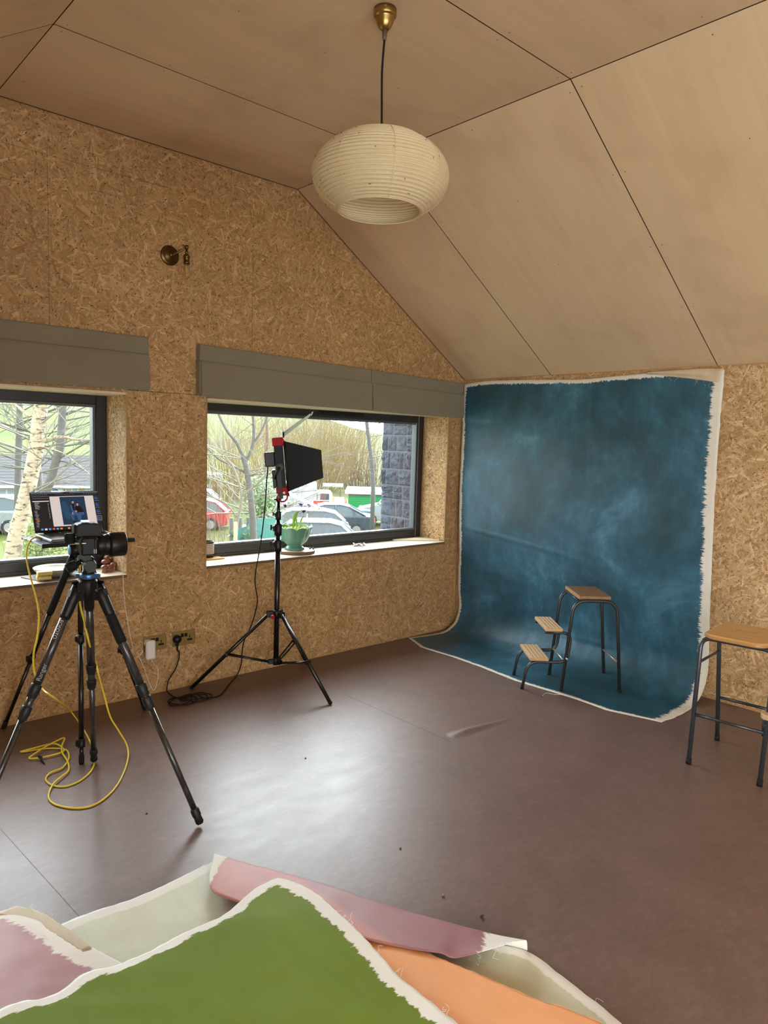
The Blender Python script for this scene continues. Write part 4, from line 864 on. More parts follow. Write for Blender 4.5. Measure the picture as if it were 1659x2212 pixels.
# ------------------------------------------------------------------ tall stool at the right edge
M['seat_oak'] = wood('varnished_beech_seat', (.50, .265, .075), (.62, .36, .12), (24, 3, 40), .3, (0, 0, .05), coat=.3)
M['seat_oak_edge'] = plain('worn_seat_edge', (.42, .22, .08), .4)
M['tube_blue'] = plain('blue_grey_tube', (.060, .066, .078), .32, .5)
KX, KY = V((.9963, .086, 0)), V((.086, -.9963, 0)); KO = V((-1.0, -2.52, 0))
def KL(x, y, z): return KO + KX * x + KY * y + V((0, 0, z))
root = thing('tall_stool', KL(.2, .16, 0), 'tall stool with a slotted orange wooden seat and blue-grey legs at the right edge', 'stool')
def rrect(x0, y0, x1, y1, r, k=6):
    out = []
    for cx, cy, a0 in ((x1 - r, y1 - r, 0), (x0 + r, y1 - r, PI / 2), (x0 + r, y0 + r, PI), (x1 - r, y0 + r, 1.5 * PI)): out += [(cx + r * math.cos(a0 + PI / 2 * i / k), cy + r * math.sin(a0 + PI / 2 * i / k)) for i in range(k + 1)]
    return out
ro = rrect(-.015, .0, .355, .295, .06); ri = rrect(.192, .085, .214, .195, .010); n = len(ro)
b = MB(); zt, zb_ = .661, .638; e = .006
oin = [((x - .17) * (1 - e / .185) + .17, (y - .148) * (1 - e / .148) + .148) for x, y in ro]
P = [KL(x, y, zt) for x, y in oin] + [KL(x, y, zt) for x, y in ri] + [KL(x, y, zt - e) for x, y in ro] + [KL(x, y, zb_ + e) for x, y in ro] + [KL(x, y, zb_) for x, y in oin] + [KL(x, y, zb_) for x, y in ri]
F = []
for i in range(n):
    j = (i + 1) % n
    F += [(i, j, n + j, n + i), (2 * n + i, 2 * n + j, j, i), (3 * n + i, 3 * n + j, 2 * n + j, 2 * n + i), (4 * n + i, 4 * n + j, 3 * n + j, 3 * n + i), (5 * n + i, 5 * n + j, 4 * n + j, 4 * n + i), (n + i, n + j, 5 * n + j, 5 * n + i)]
b.add(P, F); 
for q in range(len(F)):
    if q % 6 in (2,): b.mi[q] = 1
b.build('seat', [M['seat_oak'], M['seat_oak_edge']], root)
feet = {(0, 0): V((-1.048, -2.52, 0)), (1, 0): V((-.631, -2.484, 0)), (0, 1): V((-1.017, -2.844, 0)), (1, 1): V((-.600, -2.808, 0))}
for x in (0, 1):
    xt = .05 if x == 0 else .315
    A_, B_ = feet[(x, 0)], feet[(x, 1)]; A2, B2 = KL(xt, -.018, .626), KL(xt, .322, .626)
    b = MB(); b.tube(arc_path([A_ + V((0, 0, .01)), A2, B2, B_ + V((0, 0, .01))], .055, 10), .0112, 14); fr = b.build('leg_frame', M['tube_blue'], root)
    for f, t in ((A_, A2), (B_, B2)): b = MB(); b.cyl(f + V((0, 0, .0005)), f + (t - f) * .045, .0135, n=16); b.build('foot_cap', M['black_rubber'], fr)
    za = .245; P0 = A_ + (A2 - A_) * (za / .626); P1 = B_ + (B2 - B_) * (za / .626); b = MB(); b.cyl(P0, P1, .008, n=12); b.build('rung', M['tube_blue'], root)
for y in (0, 1):
    A_, B_ = feet[(0, y)], feet[(1, y)]; T0, T1 = KL(.05, -.018 + .34 * y, .626), KL(.315, -.018 + .34 * y, .626); t = .80 if y == 0 else .72
    b = MB(); b.cyl(A_ + (T0 - A_) * t, B_ + (T1 - B_) * t, .007, n=12); b.build('rung', M['tube_blue'], root)
# a wooden step beside the stool, cut by the frame
root2 = root
b = MB(); q = V((-1.02, -2.815, .345)); pol = rrect(0, 0, .42, .13, .035)
b.prism([(x, y) for x, y in pol], q + V((-.0, 0, 0)), V((1, 0, 0)), V((0, -1, 0)), .026); b.build('low_step', wood('pale_step_tread', (.50, .32, .17), (.66, .46, .28), (4, 40, 40), .5), root2, bevel=.005)
b = MB()
for dx in (.04, .36): b.tube(arc_path([q + V((dx, -.115, -.035)), q + V((dx, -.012, -.035)), q + V((dx + (.012 if dx < .1 else .03), -.012, -.12))], .02, 6), .008, 10)
b.tube([q + V((.02, -.020, -.06)), q + V((.40, -.006, -.06))], .007, 10); b.build('step_bracket', M['tube_blue'], root2)

# ------------------------------------------------------------------ painted cloths
def cloth_mat(name, cols, raw=(.74, .70, .62), rough=.55, amp=.5, stroke=(70, 9), patch=1.6, spec=.3, bump=.04, mott=.045, two=None):
    """paint over raw canvas; attributes eh / ev carry the distance to the cloth's own edges in border widths"""
    m = NT(name); v = m.coord()
    n1 = m.noise(m.coord(kind='UV'), patch, 5, .66, .35); n2 = m.noise(m.coord((4.5, 1.6, 1), (0, 0, .7), 'UV'), 2.6, 5, .72, .35)
    c = m.ramp(n1, [(.33 + .115 * i * 3 / (len(cols) - 1) if len(cols) > 1 else .5, k) for i, k in enumerate(cols)])
    if two:
        sx = m.n('SeparateXYZ'); m.l(v, sx.inputs[0]); t = m.math('ADD', sx.outputs[0], m.math('MULTIPLY', m.math('SUBTRACT', n2, .5), .03)); r = m.n('MapRange'); r.inputs[1].default_value = two[0] - .012; r.inputs[2].default_value = two[0] + .012; m.l(t, r.inputs[0]); c = m.mix(r.outputs[0], two[1], c)
    c = m.mix(1.0, c, m.ramp(n2, [(.3, 1 - mott), (.5, 1.0), (.72, 1 + 1.5 * mott)]), 'MULTIPLY')
    weave = m.noise(m.coord((1, 1, 1), kind='UV'), 700, 2); c = m.mix(1.0, c, m.mix(weave, .94, 1.06), 'MULTIPLY')
    rawc = m.mix(m.noise(v, 6, 4), tuple(x * .9 for x in raw), tuple(min(1, x * 1.06) for x in raw)); rawc = m.mix(1.0, rawc, m.mix(weave, .93, 1.06), 'MULTIPLY')
    sh = m.noise(m.coord((stroke[1], stroke[0], 1), (0, 0, .12), 'UV'), 1.0, 4, .7); sv = m.noise(m.coord((stroke[0], stroke[1], 1), kind='UV'), 1.0, 4, .7); wob = m.noise(m.coord(kind='UV'), 9, 4, .6)
    def cover(attr, sn):
        a = m.attr(attr).outputs['Fac']; t = m.math('ADD', a, m.math('MULTIPLY', m.math('SUBTRACT', sn, .5), amp * 2.4)); t = m.math('ADD', t, m.math('MULTIPLY', m.math('SUBTRACT', wob, .5), amp * 1.2))
        r = m.n('MapRange'); r.inputs[1].default_value = .94; r.inputs[2].default_value = 1.06; m.l(t, r.inputs[0]); return r.outputs[0]
    f = m.math('MINIMUM', cover('eh', sh), cover('ev', sv)); col = m.mix(f, rawc, c)
    rg = m.mix(f, .9, rough); nm = m.bump(m.math('ADD', m.math('MULTIPLY', n2, .35), m.math('MULTIPLY', weave, .25)), bump, .004)
    m.pbsdf(col, m.math('MULTIPLY', rg, 1.0), 0, nm, spec=spec); return m.m
def cloth(name, fn, nu, nv, mats, parent, eh, ev, thick=.0012, uvf=None):
    b = MB(); b.grid(fn, nu, nv); pts = b.v; o = b.build(name, mats, parent, solid=thick)
    me = o.data; ul = me.uv_layers.new(name='UVMap'); U = np.zeros((len(me.loops), 2)); W = nv + 1
    lv = np.zeros(len(me.loops), int); me.loops.foreach_get('vertex_index', lv)
    uvp = np.array([uvf(i / nu, j / nv) for i in range(nu + 1) for j in range(nv + 1)]); ul.data.foreach_set('uv', uvp[lv].ravel())
    for k, g in (('eh', eh), ('ev', ev)):
        a = me.attributes.new(k, 'FLOAT', 'POINT'); a.data.foreach_set('value', [g(i / nu, j / nv) for i in range(nu + 1) for j in range(nv + 1)])
    return o
def interp(tab, s):
    for (a, x), (c, y) in zip(tab, tab[1:]):
        if s <= c: return x + (y - x) * (s - a) / (c - a) if c > a else y
    return tab[-1][1]
nz = lambda x, y, z=0.0: mnoise.noise(V((x, y, z)))
# blue backdrop: hangs on the right wall, sweeps onto the floor
HB, RC = 2.048, .24
LV = HB - RC; LA = RC * PI / 2; LF = .30; LT = LV + LA + LF
def bd_prof(d, xo):
    """metres down the cloth -> (x, z)"""
    if d <= LV: return (-.020 - .02 * math.sin(PI * d / LV) , HB - d)
    if d <= LV + LA: a = (d - LV) / RC; return (-.020 - RC * (1 - math.cos(a)), RC - RC * math.sin(a) + .0022)
    return (-.020 - RC - (d - LV - LA), .0022)
YLt = [(0, -.016), (.25, -.028), (.5, -.045), (.68, -.040), (.80, -.075), (.9, -.055), (1, -.012)]
YRt = [(0, -2.118), (.3, -2.122), (.62, -2.145), (.85, -2.170), (.93, -2.190), (1, -2.172)]
FR = [(0, .0), (.12, .115), (.26, .105), (.38, .118), (.55, .165), (.73, .145), (.86, .16), (1.0, .075)]
def bd(u, v):
    lt = LT + interp(FR, u) * max(0, (v - .82) / .18); d = v * lt; x, z = bd_prof(d, 0)
    yl, yr = interp(YLt, v), interp(YRt, v); y = yl + (yr - yl) * u
    top = (.012 * math.sin(u * 9) + .008 * nz(u * 6, 1.3)) * max(0, 1 - v * 9) - (.012 * max(0, 1 - u * 7) * max(0, 1 - v * 9))
    w = .010 * nz(u * 3.2, v * 3.5, 2) + .005 * nz(u * 9, v * 8, 5); w *= min(1, v * 12 + .25)
    if d < LV + LA * .6: x -= abs(w) if x > -.03 else w
    elif d < LV + LA: z += abs(w) * .3
    else: z += max(0, nz(u * 7, v * 30, 3)) * .004 * (1 if u > .02 else 0)
    # a soft crease across and a long wrinkle down the right
    if d < LV: x -= .0045 * math.exp(-((d - 1.17 - .22 * (u)) / .009) ** 2) * max(0, min(1, (.62 - u) * 5)); x -= .008 * math.exp(-((u - .70 - .09 * ((v - .55) / .35)) / .005) ** 2) * (1 if .58 < v < .8 else 0)
    if abs(u - .0) < 1e-6 or abs(u - 1) < 1e-6: y += .006 * nz(v * 40, u * 3)
    return V((x, y, z + top))
M['blue_cloth'] = cloth_mat('painted_blue_canvas', [(.017, .056, .074), (.022, .080, .118), (.034, .120, .185), (.095, .235, .34)], rough=.44, amp=.75, stroke=(110, 9), spec=.5, bump=.08, mott=.18)
def blue_tone():
    m = M['blue_cloth'].node_tree
root = thing('painted_backdrop', (-.3, -1.1, .0), 'blue painted canvas backdrop with rough white edges, hung on the right wall and swept onto the floor', 'backdrop')
WBD = 2.12
cloth('backdrop_canvas', bd, 110, 150, M['blue_cloth'], root, lambda u, v: min(u * WBD / .032, (1 - u) * WBD / .062), lambda u, v: min(v * LT / .028 + max(0, .25 - u) * .3, (1 - v) * LT / .022), uvf=lambda u, v: (u * WBD, v * LT))
# folded over top right corner
def flap(u, v):
    y = -1.62 + (-2.118 + 1.62) * u; h = .012 + .075 * u ** .9; z = 2.060 + .006 * math.sin(u * 3) - h * v; x = -.026 - .016 * math.sin(PI * min(1, v * 1.2)) - .008 * nz(u * 5, v * 2)
    return V((x, y + .03 * v * u, z))
M['canvas_back'] = cloth_mat('bare_canvas_reverse', [(.60, .47, .33), (.66, .53, .38)], rough=.9, amp=0.0)
fo_ = cloth('turned_corner', flap, 30, 8, M['canvas_back'], root, lambda u, v: 9.0, lambda u, v: 9.0, uvf=lambda u, v: (u * .5, v * .1))
def threads(root, spots, seed, ln=.03, r=.00045):
    q = random.Random(seed)
    for p, d in spots:
        p = V(p); d = V(d); pts = [p]; c = p
        for k in range(5):
            c = c + (d.normalized() * .6 + V((q.uniform(-1, 1), q.uniform(-1, 1), q.uniform(-.5, .5)))).normalized() * ln * q.uniform(.12, .35); c.z = max(c.z, .0015); pts.append(c)
        b = MB(); b.tube(smooth(pts, 5), r, 5); b.build('frayed_thread', M['thread'], root)
threads(root, [(flap(u, 1) + V((-.004, 0, 0)), (-.2, .1, -1)) for u in (.35, .42, .5, .68, .74, .82, .9)], 3, .05)
threads(root, [(bd(u, 1) + V((0, 0, .001)), (-1, .3, 0)) for u in (.2, .24, .3, .37, .44, .52, .6)], 4, .035)
for pts, lab in ((((1172, 1503), (1180, 1497), (1198, 1500), (1218, 1501), (1238, 1504), (1241, 1498), (1256, 1496), (1272, 1499)), 'long white loose thread on the brown floor beside the step stool'), (((1319, 1537), (1326, 1531), (1328, 1527), (1334, 1530), (1342, 1525), (1352, 1523)), 'short white loose thread on the brown floor near the backdrop corner')):
    b = MB(); b.tube(smooth([fl(x, y, .0015) for x, y in pts], 6), .0011, 6); tag(b.build('loose_thread', M['thread']), lab, 'thread')

# ------------------------------------------------------------------ pile of painted canvases in the foreground
def pl_pts(pts): return [fl(x, y, z) for x, y, z in pts]
def resample(pts, n):
    s = smooth(pts, 12); L = [0]
    for a, c in zip(s, s[1:]): L.append(L[-1] + (c - a).length)
    out = []; j = 0
    for i in range(n + 1):
        t = L[-1] * i / n
        while j < len(L) - 2 and L[j + 1] < t: j += 1
        f = (t - L[j]) / max(1e-9, L[j + 1] - L[j]); out.append(s[j].lerp(s[j + 1], f))
    return out
def dpoly(p, poly):
    best = 9.0
    for a, c in zip(poly, poly[1:]):
        ab = c - a; t = max(0, min(1, (p - a).dot(ab) / max(1e-9, ab.dot(ab)))); best = min(best, (p - a - ab * t).length)
    return best
def ruled(name, A, B, n, mat, parent, wl, wr, wt, bulge=0.0, wr_amp=.006, seed=0, nu=50, uvs=1.0, ofs=(0, 0), tipA=None):
    """sheet spanned between two of its own edges A(v) and B(v)"""
    A, B = resample(A, n), resample(B, n)
    top = [A[0].lerp(B[0], k / 8) for k in range(9)]
    def fn(u, v):
        i = min(n, int(round(v * n))); p = A[i].lerp(B[i], u); e = math.sin(PI * u)
        p = p + V((0, 0, bulge * e * min(1, v * 4) + wr_amp * nz(p.x * 6 + seed, p.y * 6, seed) * min(1, e * 2) + wr_amp * .5 * nz(p.x * 17 + seed, p.y * 17, seed) * min(1, e * 2)))
        if u in (0.0, 1.0): p = p + V((nz(v * 35, seed) * .005, nz(v * 35, seed + 9) * .005, .003 * nz(v * 20, seed + 4)))
        p.z = max(p.z, .003); return p
    F = {}
    def ee(kind):
        def g(u, v):
            i = min(n, int(round(v * n))); p = A[i].lerp(B[i], u); r = 9.0
            if kind == 'h':
                if wl: r = min(r, dpoly(p, A) / wl)
                if wr: r = min(r, dpoly(p, B) / wr)
            elif wt: r = min(r, dpoly(p, top) / wt)
            return r
        return g
    def uvf(u, v):
        i = min(n, int(round(v * n))); p = A[i].lerp(B[i], u); return (p.x * uvs + ofs[0], p.y * uvs + ofs[1])
    return cloth(name, fn, nu, n, mat, parent, ee('h'), ee('v'), uvf=uvf), fn
# pale sage canvas, lowest, with its far edge rolled back to show the dusky pink reverse
M['sage'] = cloth_mat('painted_sage_canvas', [(.60, .61, .47), (.66, .67, .53), (.70, .71, .58)], raw=(.88, .87, .82), rough=.6, amp=.35, stroke=(30, 14))
M['mauve'] = cloth_mat('painted_mauve_canvas', [(.40, .195, .215), (.43, .215, .235), (.46, .235, .255)], raw=(.86, .82, .76), rough=.5, amp=.4, stroke=(40, 14))
M['pink'] = cloth_mat('painted_dusky_pink_canvas', [(.33, .155, .175), (.36, .17, .19), (.38, .185, .205)], two=(.16, (.50, .20, .175)), raw=(.88, .86, .81), rough=.5, amp=.3, stroke=(40, 14))
M['green'] = cloth_mat('painted_olive_green_canvas', [(.148, .220, .022), (.162, .238, .027), (.176, .254, .036)], raw=(.90, .89, .85), rough=.7, amp=.6, stroke=(40, 14), spec=.12, bump=.03)
M['peach'] = cloth_mat('painted_peach_canvas', [(.80, .37, .165), (.83, .395, .185), (.85, .42, .20)], rough=.6, amp=0.0)
rs = thing('sage_canvas', (-3.3, -2.3, 0), 'pale sage painted canvas lying lowest in the pile, its far edge rolled back pink', 'canvas')
SA = pl_pts([(462, 1858, .012), (400, 1890, .010), (300, 1937, .010), (207, 1967, .010), (130, 1997, .010), (40, 2040, .010), (-120, 2130, .010), (-500, 2360, .010)])
SBr = pl_pts([(470, 1862, .012), (640, 1908, .012), (805, 1962, .012), (995, 2018, .012), (1139, 2056, .014), (1206, 2103, .012), (1261, 2145, .010), (1345, 2212, .010), (1480, 2330, .010)])
ruled('canvas_sheet', SA, SBr, 90, M['sage'], rs, .045, .035, .02, 0.0, .003, 1.0, 60)
FLD = pl_pts([(464, 1854, .012), (478, 1858, .012), (598, 1893, .012), (700, 1923, .012), (805, 1959, .012), (911, 1991, .012), (995, 2013, .012), (1067, 2034, .012), (1139, 2053, .012)])
FRE = pl_pts([(452, 1925, .030), (490, 1955, .034), (560, 1992, .040), (680, 2030, .046), (800, 2056, .050), (890, 2068, .050), (950, 2073, .050), (987, 2085, .046), (1105, 2056, .050)])
FRE = [fl(452, 1900, .030), fl(458, 1938, .034), fl(500, 1960, .036), fl(600, 2000, .04), fl(740, 2040, .045), fl(870, 2070, .045), fl(950, 2082, .045), fl(990, 2088, .040), fl(1112, 2056, .045)]
nF = 90; Fa, Fb = resample(FLD, nF), resample(FRE, nF)
def fold(u, v):
    i = int(round(v * nF)); a, c = Fa[i], Fb[i]; w = (c - a); h = .026 + .026 * math.sin(PI * min(1, v * 1.1)) * .5 + .018 * max(0, v - .6)
    ang = PI * min(1, u / .45) if u < .45 else PI
    if u < .45:
        t = u / .45; p = a + w * (-.05 * math.sin(PI * t) + .14 * t) + V((0, 0, h * (1 - math.cos(PI * t)) / 2 * 1.0))
    else:
        t = (u - .45) / .55; p = a + w * (.14 + .86 * t) + V((0, 0, h + (c.z - a.z - h) * t * t))
    p = p + V((0, 0, .003 * nz(p.x * 9, p.y * 9, 4) * math.sin(PI * u))); return p
LFp = sum((Fa[i + 1] - Fa[i]).length for i in range(nF))
def fold_ev(u, v):
    r = min(v * LFp / .06, (1 - v) * LFp / .12); return r
cloth('rolled_edge', fold, 26, nF, M['pink'], rs, lambda u, v: 9.0 if v < .3 else (9.0), fold_ev, uvf=lambda u, v: (fold(u, v).x, fold(u, v).y))
threads(rs, [(fold(1, v) + V((0, 0, .002)), (-.3, -1, 0)) for v in (.9, .93, .96, .985)], 8, .045)
threads(rs, [(fl(1285, 2165, .012), (1, .4, 0)), (fl(1040, 2092, .014), (1, 0, .2)), (fl(1060, 2100, .014), (.5, -1, .2)), (fl(1020, 2085, .02), (1, -.3, .2))], 9, .06)
# left mauve canvas with a bare border
rm = thing('mauve_canvas', (-3.9, -2.1, 0), 'dusky mauve painted canvas with a wide bare border at the left of the pile', 'canvas')
MA = pl_pts([(30, 1960, .030), (-60, 1990, .032), (-200, 2060, .034), (-420, 2200, .034)])
MBd = pl_pts([(38, 1962, .030), (72, 1971, .032), (130, 2004, .034), (193, 2043, .036), (263, 2082, .038), (420, 2180, .04), (620, 2330, .04)])
ruled('canvas_sheet', MA, MBd, 70, M['mauve'], rm, .03, .075, .0, .012, .004, 4.0, 40)
M['beige'] = cloth_mat('bare_beige_selvedge', [(.60, .52, .40), (.66, .58, .45)], rough=.9, amp=0.0)
sA = pl_pts([(-6, 1974, .0385), (44, 1986, .039), (88, 2003, .040), (126, 2024, .041), (178, 2056, .042)]); sB = pl_pts([(36, 1957, .037), (80, 1967, .0375), (115, 1986, .039), (152, 2011, .040), (198, 2046, .041)])
ruled('turned_hem', sA, sB, 30, M['beige'], rm, 0, 0, 0, .002, .001, 6.0, 8)
threads(rm, [(fl(x, y, .042), d) for x, y, d in ((72, 1972, (.2, 1, 0)), (85, 1978, (1, .5, 0)), (105, 1988, (.3, 1, 0)), (150, 2018, (1, .2, 0)), (180, 2035, (1, .1, 0)), (110, 2030, (-1, .2, .3)), (120, 2028, (-.5, .5, .3)), (42, 1958, (0, 1, 0)))], 11, .05)
# peach canvas
rp = thing('peach_canvas', (-2.95, -2.75, 0), 'plain peach orange painted canvas folded between the green and the sage canvases', 'canvas')
PA = pl_pts([(752, 1992, .055), (690, 2060, .05), (640, 2150, .05), (640, 2350, .05)])
PB = pl_pts([(763, 1998, .058), (848, 2028, .064), (953, 2071, .070), (1046, 2110, .070), (1147, 2154, .070), (1228, 2181, .068), (1308, 2214, .066), (1430, 2280, .06), (1560, 2370, .05)])
ruled('canvas_sheet', PA, PB, 70, M['peach'], rp, 0, 0, 0, .010, .003, 7.0, 40)
eA = [p + V((0, 0, 0)) for p in PB]; eB = [V((p.x, p.y, .018)) - (p - CO).normalized() * 0 + V((.012, .010, 0)) for p in PB]
ruled('fold_side', eA, eB, 70, M['peach'], rp, 0, 0, 0, 0, .001, 7.5, 6)
M['white_canvas'] = plain('white_raw_canvas', (.88, .87, .83), .9)
# olive green canvas on top
rg_ = thing('green_canvas', (-3.5, -2.7, 0), 'olive green painted canvas with torn white edges lying on top of the pile', 'canvas')
GA = pl_pts([(600, 1897, .098), (562, 1913, .098), (530, 1937, .098), (482, 1978, .098), (410, 2009, .098), (337, 2048, .098), (263, 2081, .098), (183, 2103, .10), (120, 2147, .10), (40, 2166, .10), (0, 2181, .10), (-140, 2260, .10), (-420, 2420, .10)])
GB = pl_pts([(612, 1899, .098), (645, 1909, .098), (674, 1925, .098), (700, 1943, .098), (733, 1975, .10), (763, 2000, .10), (800, 2040, .10), (827, 2070, .10), (860, 2108, .10), (902, 2142, .10), (950, 2180, .10), (991, 2214, .10), (1120, 2330, .10), (1300, 2480, .10)])
_, gfn = ruled('canvas_sheet', GA, GB, 100, M['green'], rg_, .034, .048, .0, .018, .004, 3.0, 70)
hA = [p + V((0, 0, -.004)) for p in GA]; hB = [V((p.x - .004, p.y + .010, p.z - .028)) for p in GA]
ruled('left_hem', hA, hB, 80, M['white_canvas'], rg_, 0, 0, 0, 0, .002, 5.0, 4)
hA = [p + V((0, 0, -.004)) for p in GB]; hB = [V((p.x + .008, p.y + .004, p.z - .03)) for p in GB]
ruled('right_hem', hA, hB, 80, M['white_canvas'], rg_, 0, 0, 0, 0, .002, 5.5, 4)
threads(rg_, [(fl(x, y, .102), (1, .3, .1)) for x, y in ((733, 1975), (742, 1982), (750, 1990), (757, 1996), (820, 2062), (855, 2100), (865, 2110), (930, 2165), (955, 2185), (965, 2192))], 21, .032)
# crumbs on the floor
for i, (x, y, s, lab) in enumerate(((957, 1933, .007, 'pale crumb on the brown floor'), (1041, 1979, .008, 'larger dark crumb on the brown floor right of the canvas pile'), (865, 1832, .005, 'dark crumb on the bright part of the floor above the canvas pile'), (317, 1757, .005, 'dark crumb on the floor left of the front tripod foot'), (660, 1638, .005, 'tiny dark crumb on the floor below the lighting stand'))):
    b = MB(); p = fl(x, y, s * .5); b.ball(p, s, 8, sq=(1, .6, .55)); 
    for v in b.v: v += V((nz(v.x * 300, v.y * 300), nz(v.y * 300, v.z * 300), 0)) * s * .4
    tag(b.build('crumb', M['fleck'] if i else plain('pale_crumb', (.35, .22, .15), .8)), lab, 'crumb')

# ------------------------------------------------------------------ on the right sill
Z0 = SZ - .0005
root = thing('wood_slab', (-1.545, .165, Z0), 'round bark-edged wooden slab on the right window sill under the green bowl', 'slab')
b = MB(); b.lathe([(.0005, Z0), (.132, Z0), (.137, Z0 + .006), (.136, Z0 + .018), (.130, Z0 + .022), (.0005, Z0 + .022)], (-1.545, .165, 0), n=48, rf=lambda a, z: 1 + .02 * math.sin(3 * a + 1)); b.build('slab_body', wood('slab_wood', (.50, .38, .25), (.62, .50, .36), (20, 20, 20)), root)
b = MB(); b.lathe([(.1372, Z0 + .0005), (.1405, Z0 + .006), (.1395, Z0 + .017), (.1335, Z0 + .0215)], (-1.545, .165, 0), n=48, rf=lambda a, z: 1 + .02 * math.sin(3 * a + 1) + .004 * math.sin(23 * a), caps=False); b.build('bark_edge', plain('bark', (.16, .09, .05), .85, var=.3), root)
ZS = Z0 + .022; pc = V((-1.55, .170, ZS))
root = thing('flower_pot', pc, 'scalloped green ceramic bowl planted with purple irises on the wooden slab', 'flower pot')
M['ceramic'] = plain('sage_green_glaze', (.10, .26, .185), .28, spec=.6, var=.12, scale=8)
NP = 9
def pot(u, v):
    a = 2 * PI * u; ph = abs(math.sin(a * NP / 2)); lobe = ph ** .55
    r = interp([(0, .068), (.06, .066), (.12, .052), (.18, .048), (.24, .056), (.4, .084), (.6, .101), (.8, .110), (1, .121)], v); z = interp([(0, 0), (.06, .012), (.12, .024), (.18, .032), (.24, .040), (.4, .064), (.6, .098), (.8, .135), (1, .168)], v)
    k = max(0, (v - .2) / .8); r *= 1 + .075 * (lobe - .6) * min(1, k * 1.6); z -= .022 * (1 - lobe) * max(0, k) ** 3
    return pc + V((r * math.cos(a), r * math.sin(a), z))
b = MB(); b.grid(lambda u, v: pot(u, v), 144, 36); b.lathe([(.0005, .001), (.066, .001)], pc, n=32, caps=False); b.build('bowl', M['ceramic'], root, solid=.006)
b = MB(); b.lathe([(.0005, .152), (.06, .150), (.104, .142)], pc, n=32, caps=False)
q = random.Random(6)
for k in range(120):
    a = q.uniform(0, 2 * PI); r = q.uniform(0, .1) ; b.ball(pc + V((r * math.cos(a), r * math.sin(a), .148)), q.uniform(.006, .013), 6)
b.build('moss', plain('yellow_moss', (.42, .44, .05), .9, var=.35, scale=60), root)
M['stem'] = plain('pale_green_stem', (.36, .46, .16), .5); M['leaf'] = plain('iris_leaf', (.20, .38, .03), .45); M['iris'] = plain('purple_iris', (.10, .035, .16), .6, var=.3); M['iris_y'] = plain('iris_yellow', (.6, .45, .05), .6)
tops = [dp(650, 1093, depth(pc) - .02), dp(656, 1107, depth(pc) - .03), dp(668, 1093, depth(pc) + .02), dp(616, 1095, depth(pc) + .01), dp(630, 1102, depth(pc) + .05), dp(679, 1100, depth(pc) + .03)]
for k, t in enumerate(tops):
    base = pc + V(((t.x - pc.x) * .55, (t.y - pc.y) * .4, .145)); b = MB(); b.tube(smooth([base, base.lerp(t, .5) + V((q.uniform(-.006, .006), 0, 0)), t], 6), .0021, 7); st = b.build('stem', M['stem'], root)
    if k in (4, 5): continue
    b = MB()
    for j in range(6):
        a = 2 * PI * j / 6 + k; up = j % 2; L = .042 if not up else .028; dr = V((math.cos(a), math.sin(a), .35 if not up else 1.1)).normalized(); sd = V((-math.sin(a), math.cos(a), 0)); P = []
        for i in range(5):
            s = i / 4; c = t + dr * L * s + V((0, 0, -.020 * s * s if not up else .0)); w = .0095 * math.sin(PI * min(.95, s * .8 + .15)); P += [c - sd * w, c + V((0, 0, .002)), c + sd * w]
        b.add(P, [(i * 3 + m_, i * 3 + m_ + 1, i * 3 + m_ + 4, i * 3 + m_ + 3) for i in range(4) for m_ in range(2)], 0, True)
    b.ball(t, .005, 8); fb = b.build('iris_flower', M['iris'], root, solid=.0008)
for k, (x1, z1, w) in enumerate(((.055, .135, .012), (-.02, .10, .008), (.03, .09, .007))):
    b = MB(); P = []
    for i in range(9):
        s = i / 8; c = pc + V((-.03 + .03 * k + x1 * s * s * .74, -.02 - x1 * s * s * .67, .145 + z1 * math.sin(s * PI * .55))); ww = w * math.sin(PI * (s * .9 + .08)); P += [c - CR * ww, c + V((0, 0, .003)), c + CR * ww]
    b.add(P, [(i * 3 + m_, i * 3 + m_ + 1, i * 3 + m_ + 4, i * 3 + m_ + 3) for i in range(8) for m_ in range(2)], 0, True); b.build('leaf', M['leaf'], root, solid=.001)
for k, (dx, dy) in enumerate(((.095, -.035), (.108, -.055))):
    b = MB(); b.ball((-1.545 + dx, .165 + dy - .01, ZS + .007), .0085, 10, sq=(1, .8, .85)); tag(b.build('pebble', plain('dark_pebble', (.02, .02, .022), .3)), 'small dark pebble on the wooden slab beside the green bowl' if k == 0 else 'small dark pebble nearest the rim of the wooden slab', 'pebble')
p = V((-.935, .165, Z0)); root = thing('window_key', p, 'small silver window fitting lying on the right sill', 'fitting'); b = MB()
b.tube([p + V((-.05, .02, .010)), p + V((-.02, .012, .010)), p + V((.02, .012, .012)), p + V((.052, .0, .010))], [.007, .010, .009, .006], 10); b.box(p + V((-.045, .02, .014)), (.022, .018, .026), ch=.004); b.box(p + V((.045, .005, .012)), (.02, .02, .022), ch=.004); b.build('key_bar', M['chrome'], root)
b = MB(); b.tube([p + V((0, .01, .012)), p + V((-.02, -.045, .010))], [.005, .0045], 8); b.ball(p + V((-.022, -.052, .012)), .0115, 12); b.build('key_stem', M['steel'], root)
b = MB(); b.prism([(0, 0), (.325, -.205), (.325, .0), (.30, .01), (.0, .018)], (-.497, .258, Z0 + .0004), (1, 0, 0), (0, 1, 0), .011); tag(b.build('plywood_offcut', M['sill'], bevel=.001), 'triangular plywood offcut lying at the right end of the window sill', 'offcut')
root = thing('tea_light_lantern', (-2.188, .262, Z0), 'perforated metal tea light lantern at the left end of the right sill', 'lantern'); c = (-2.188, .262, 0)
zb = Z0 + .010
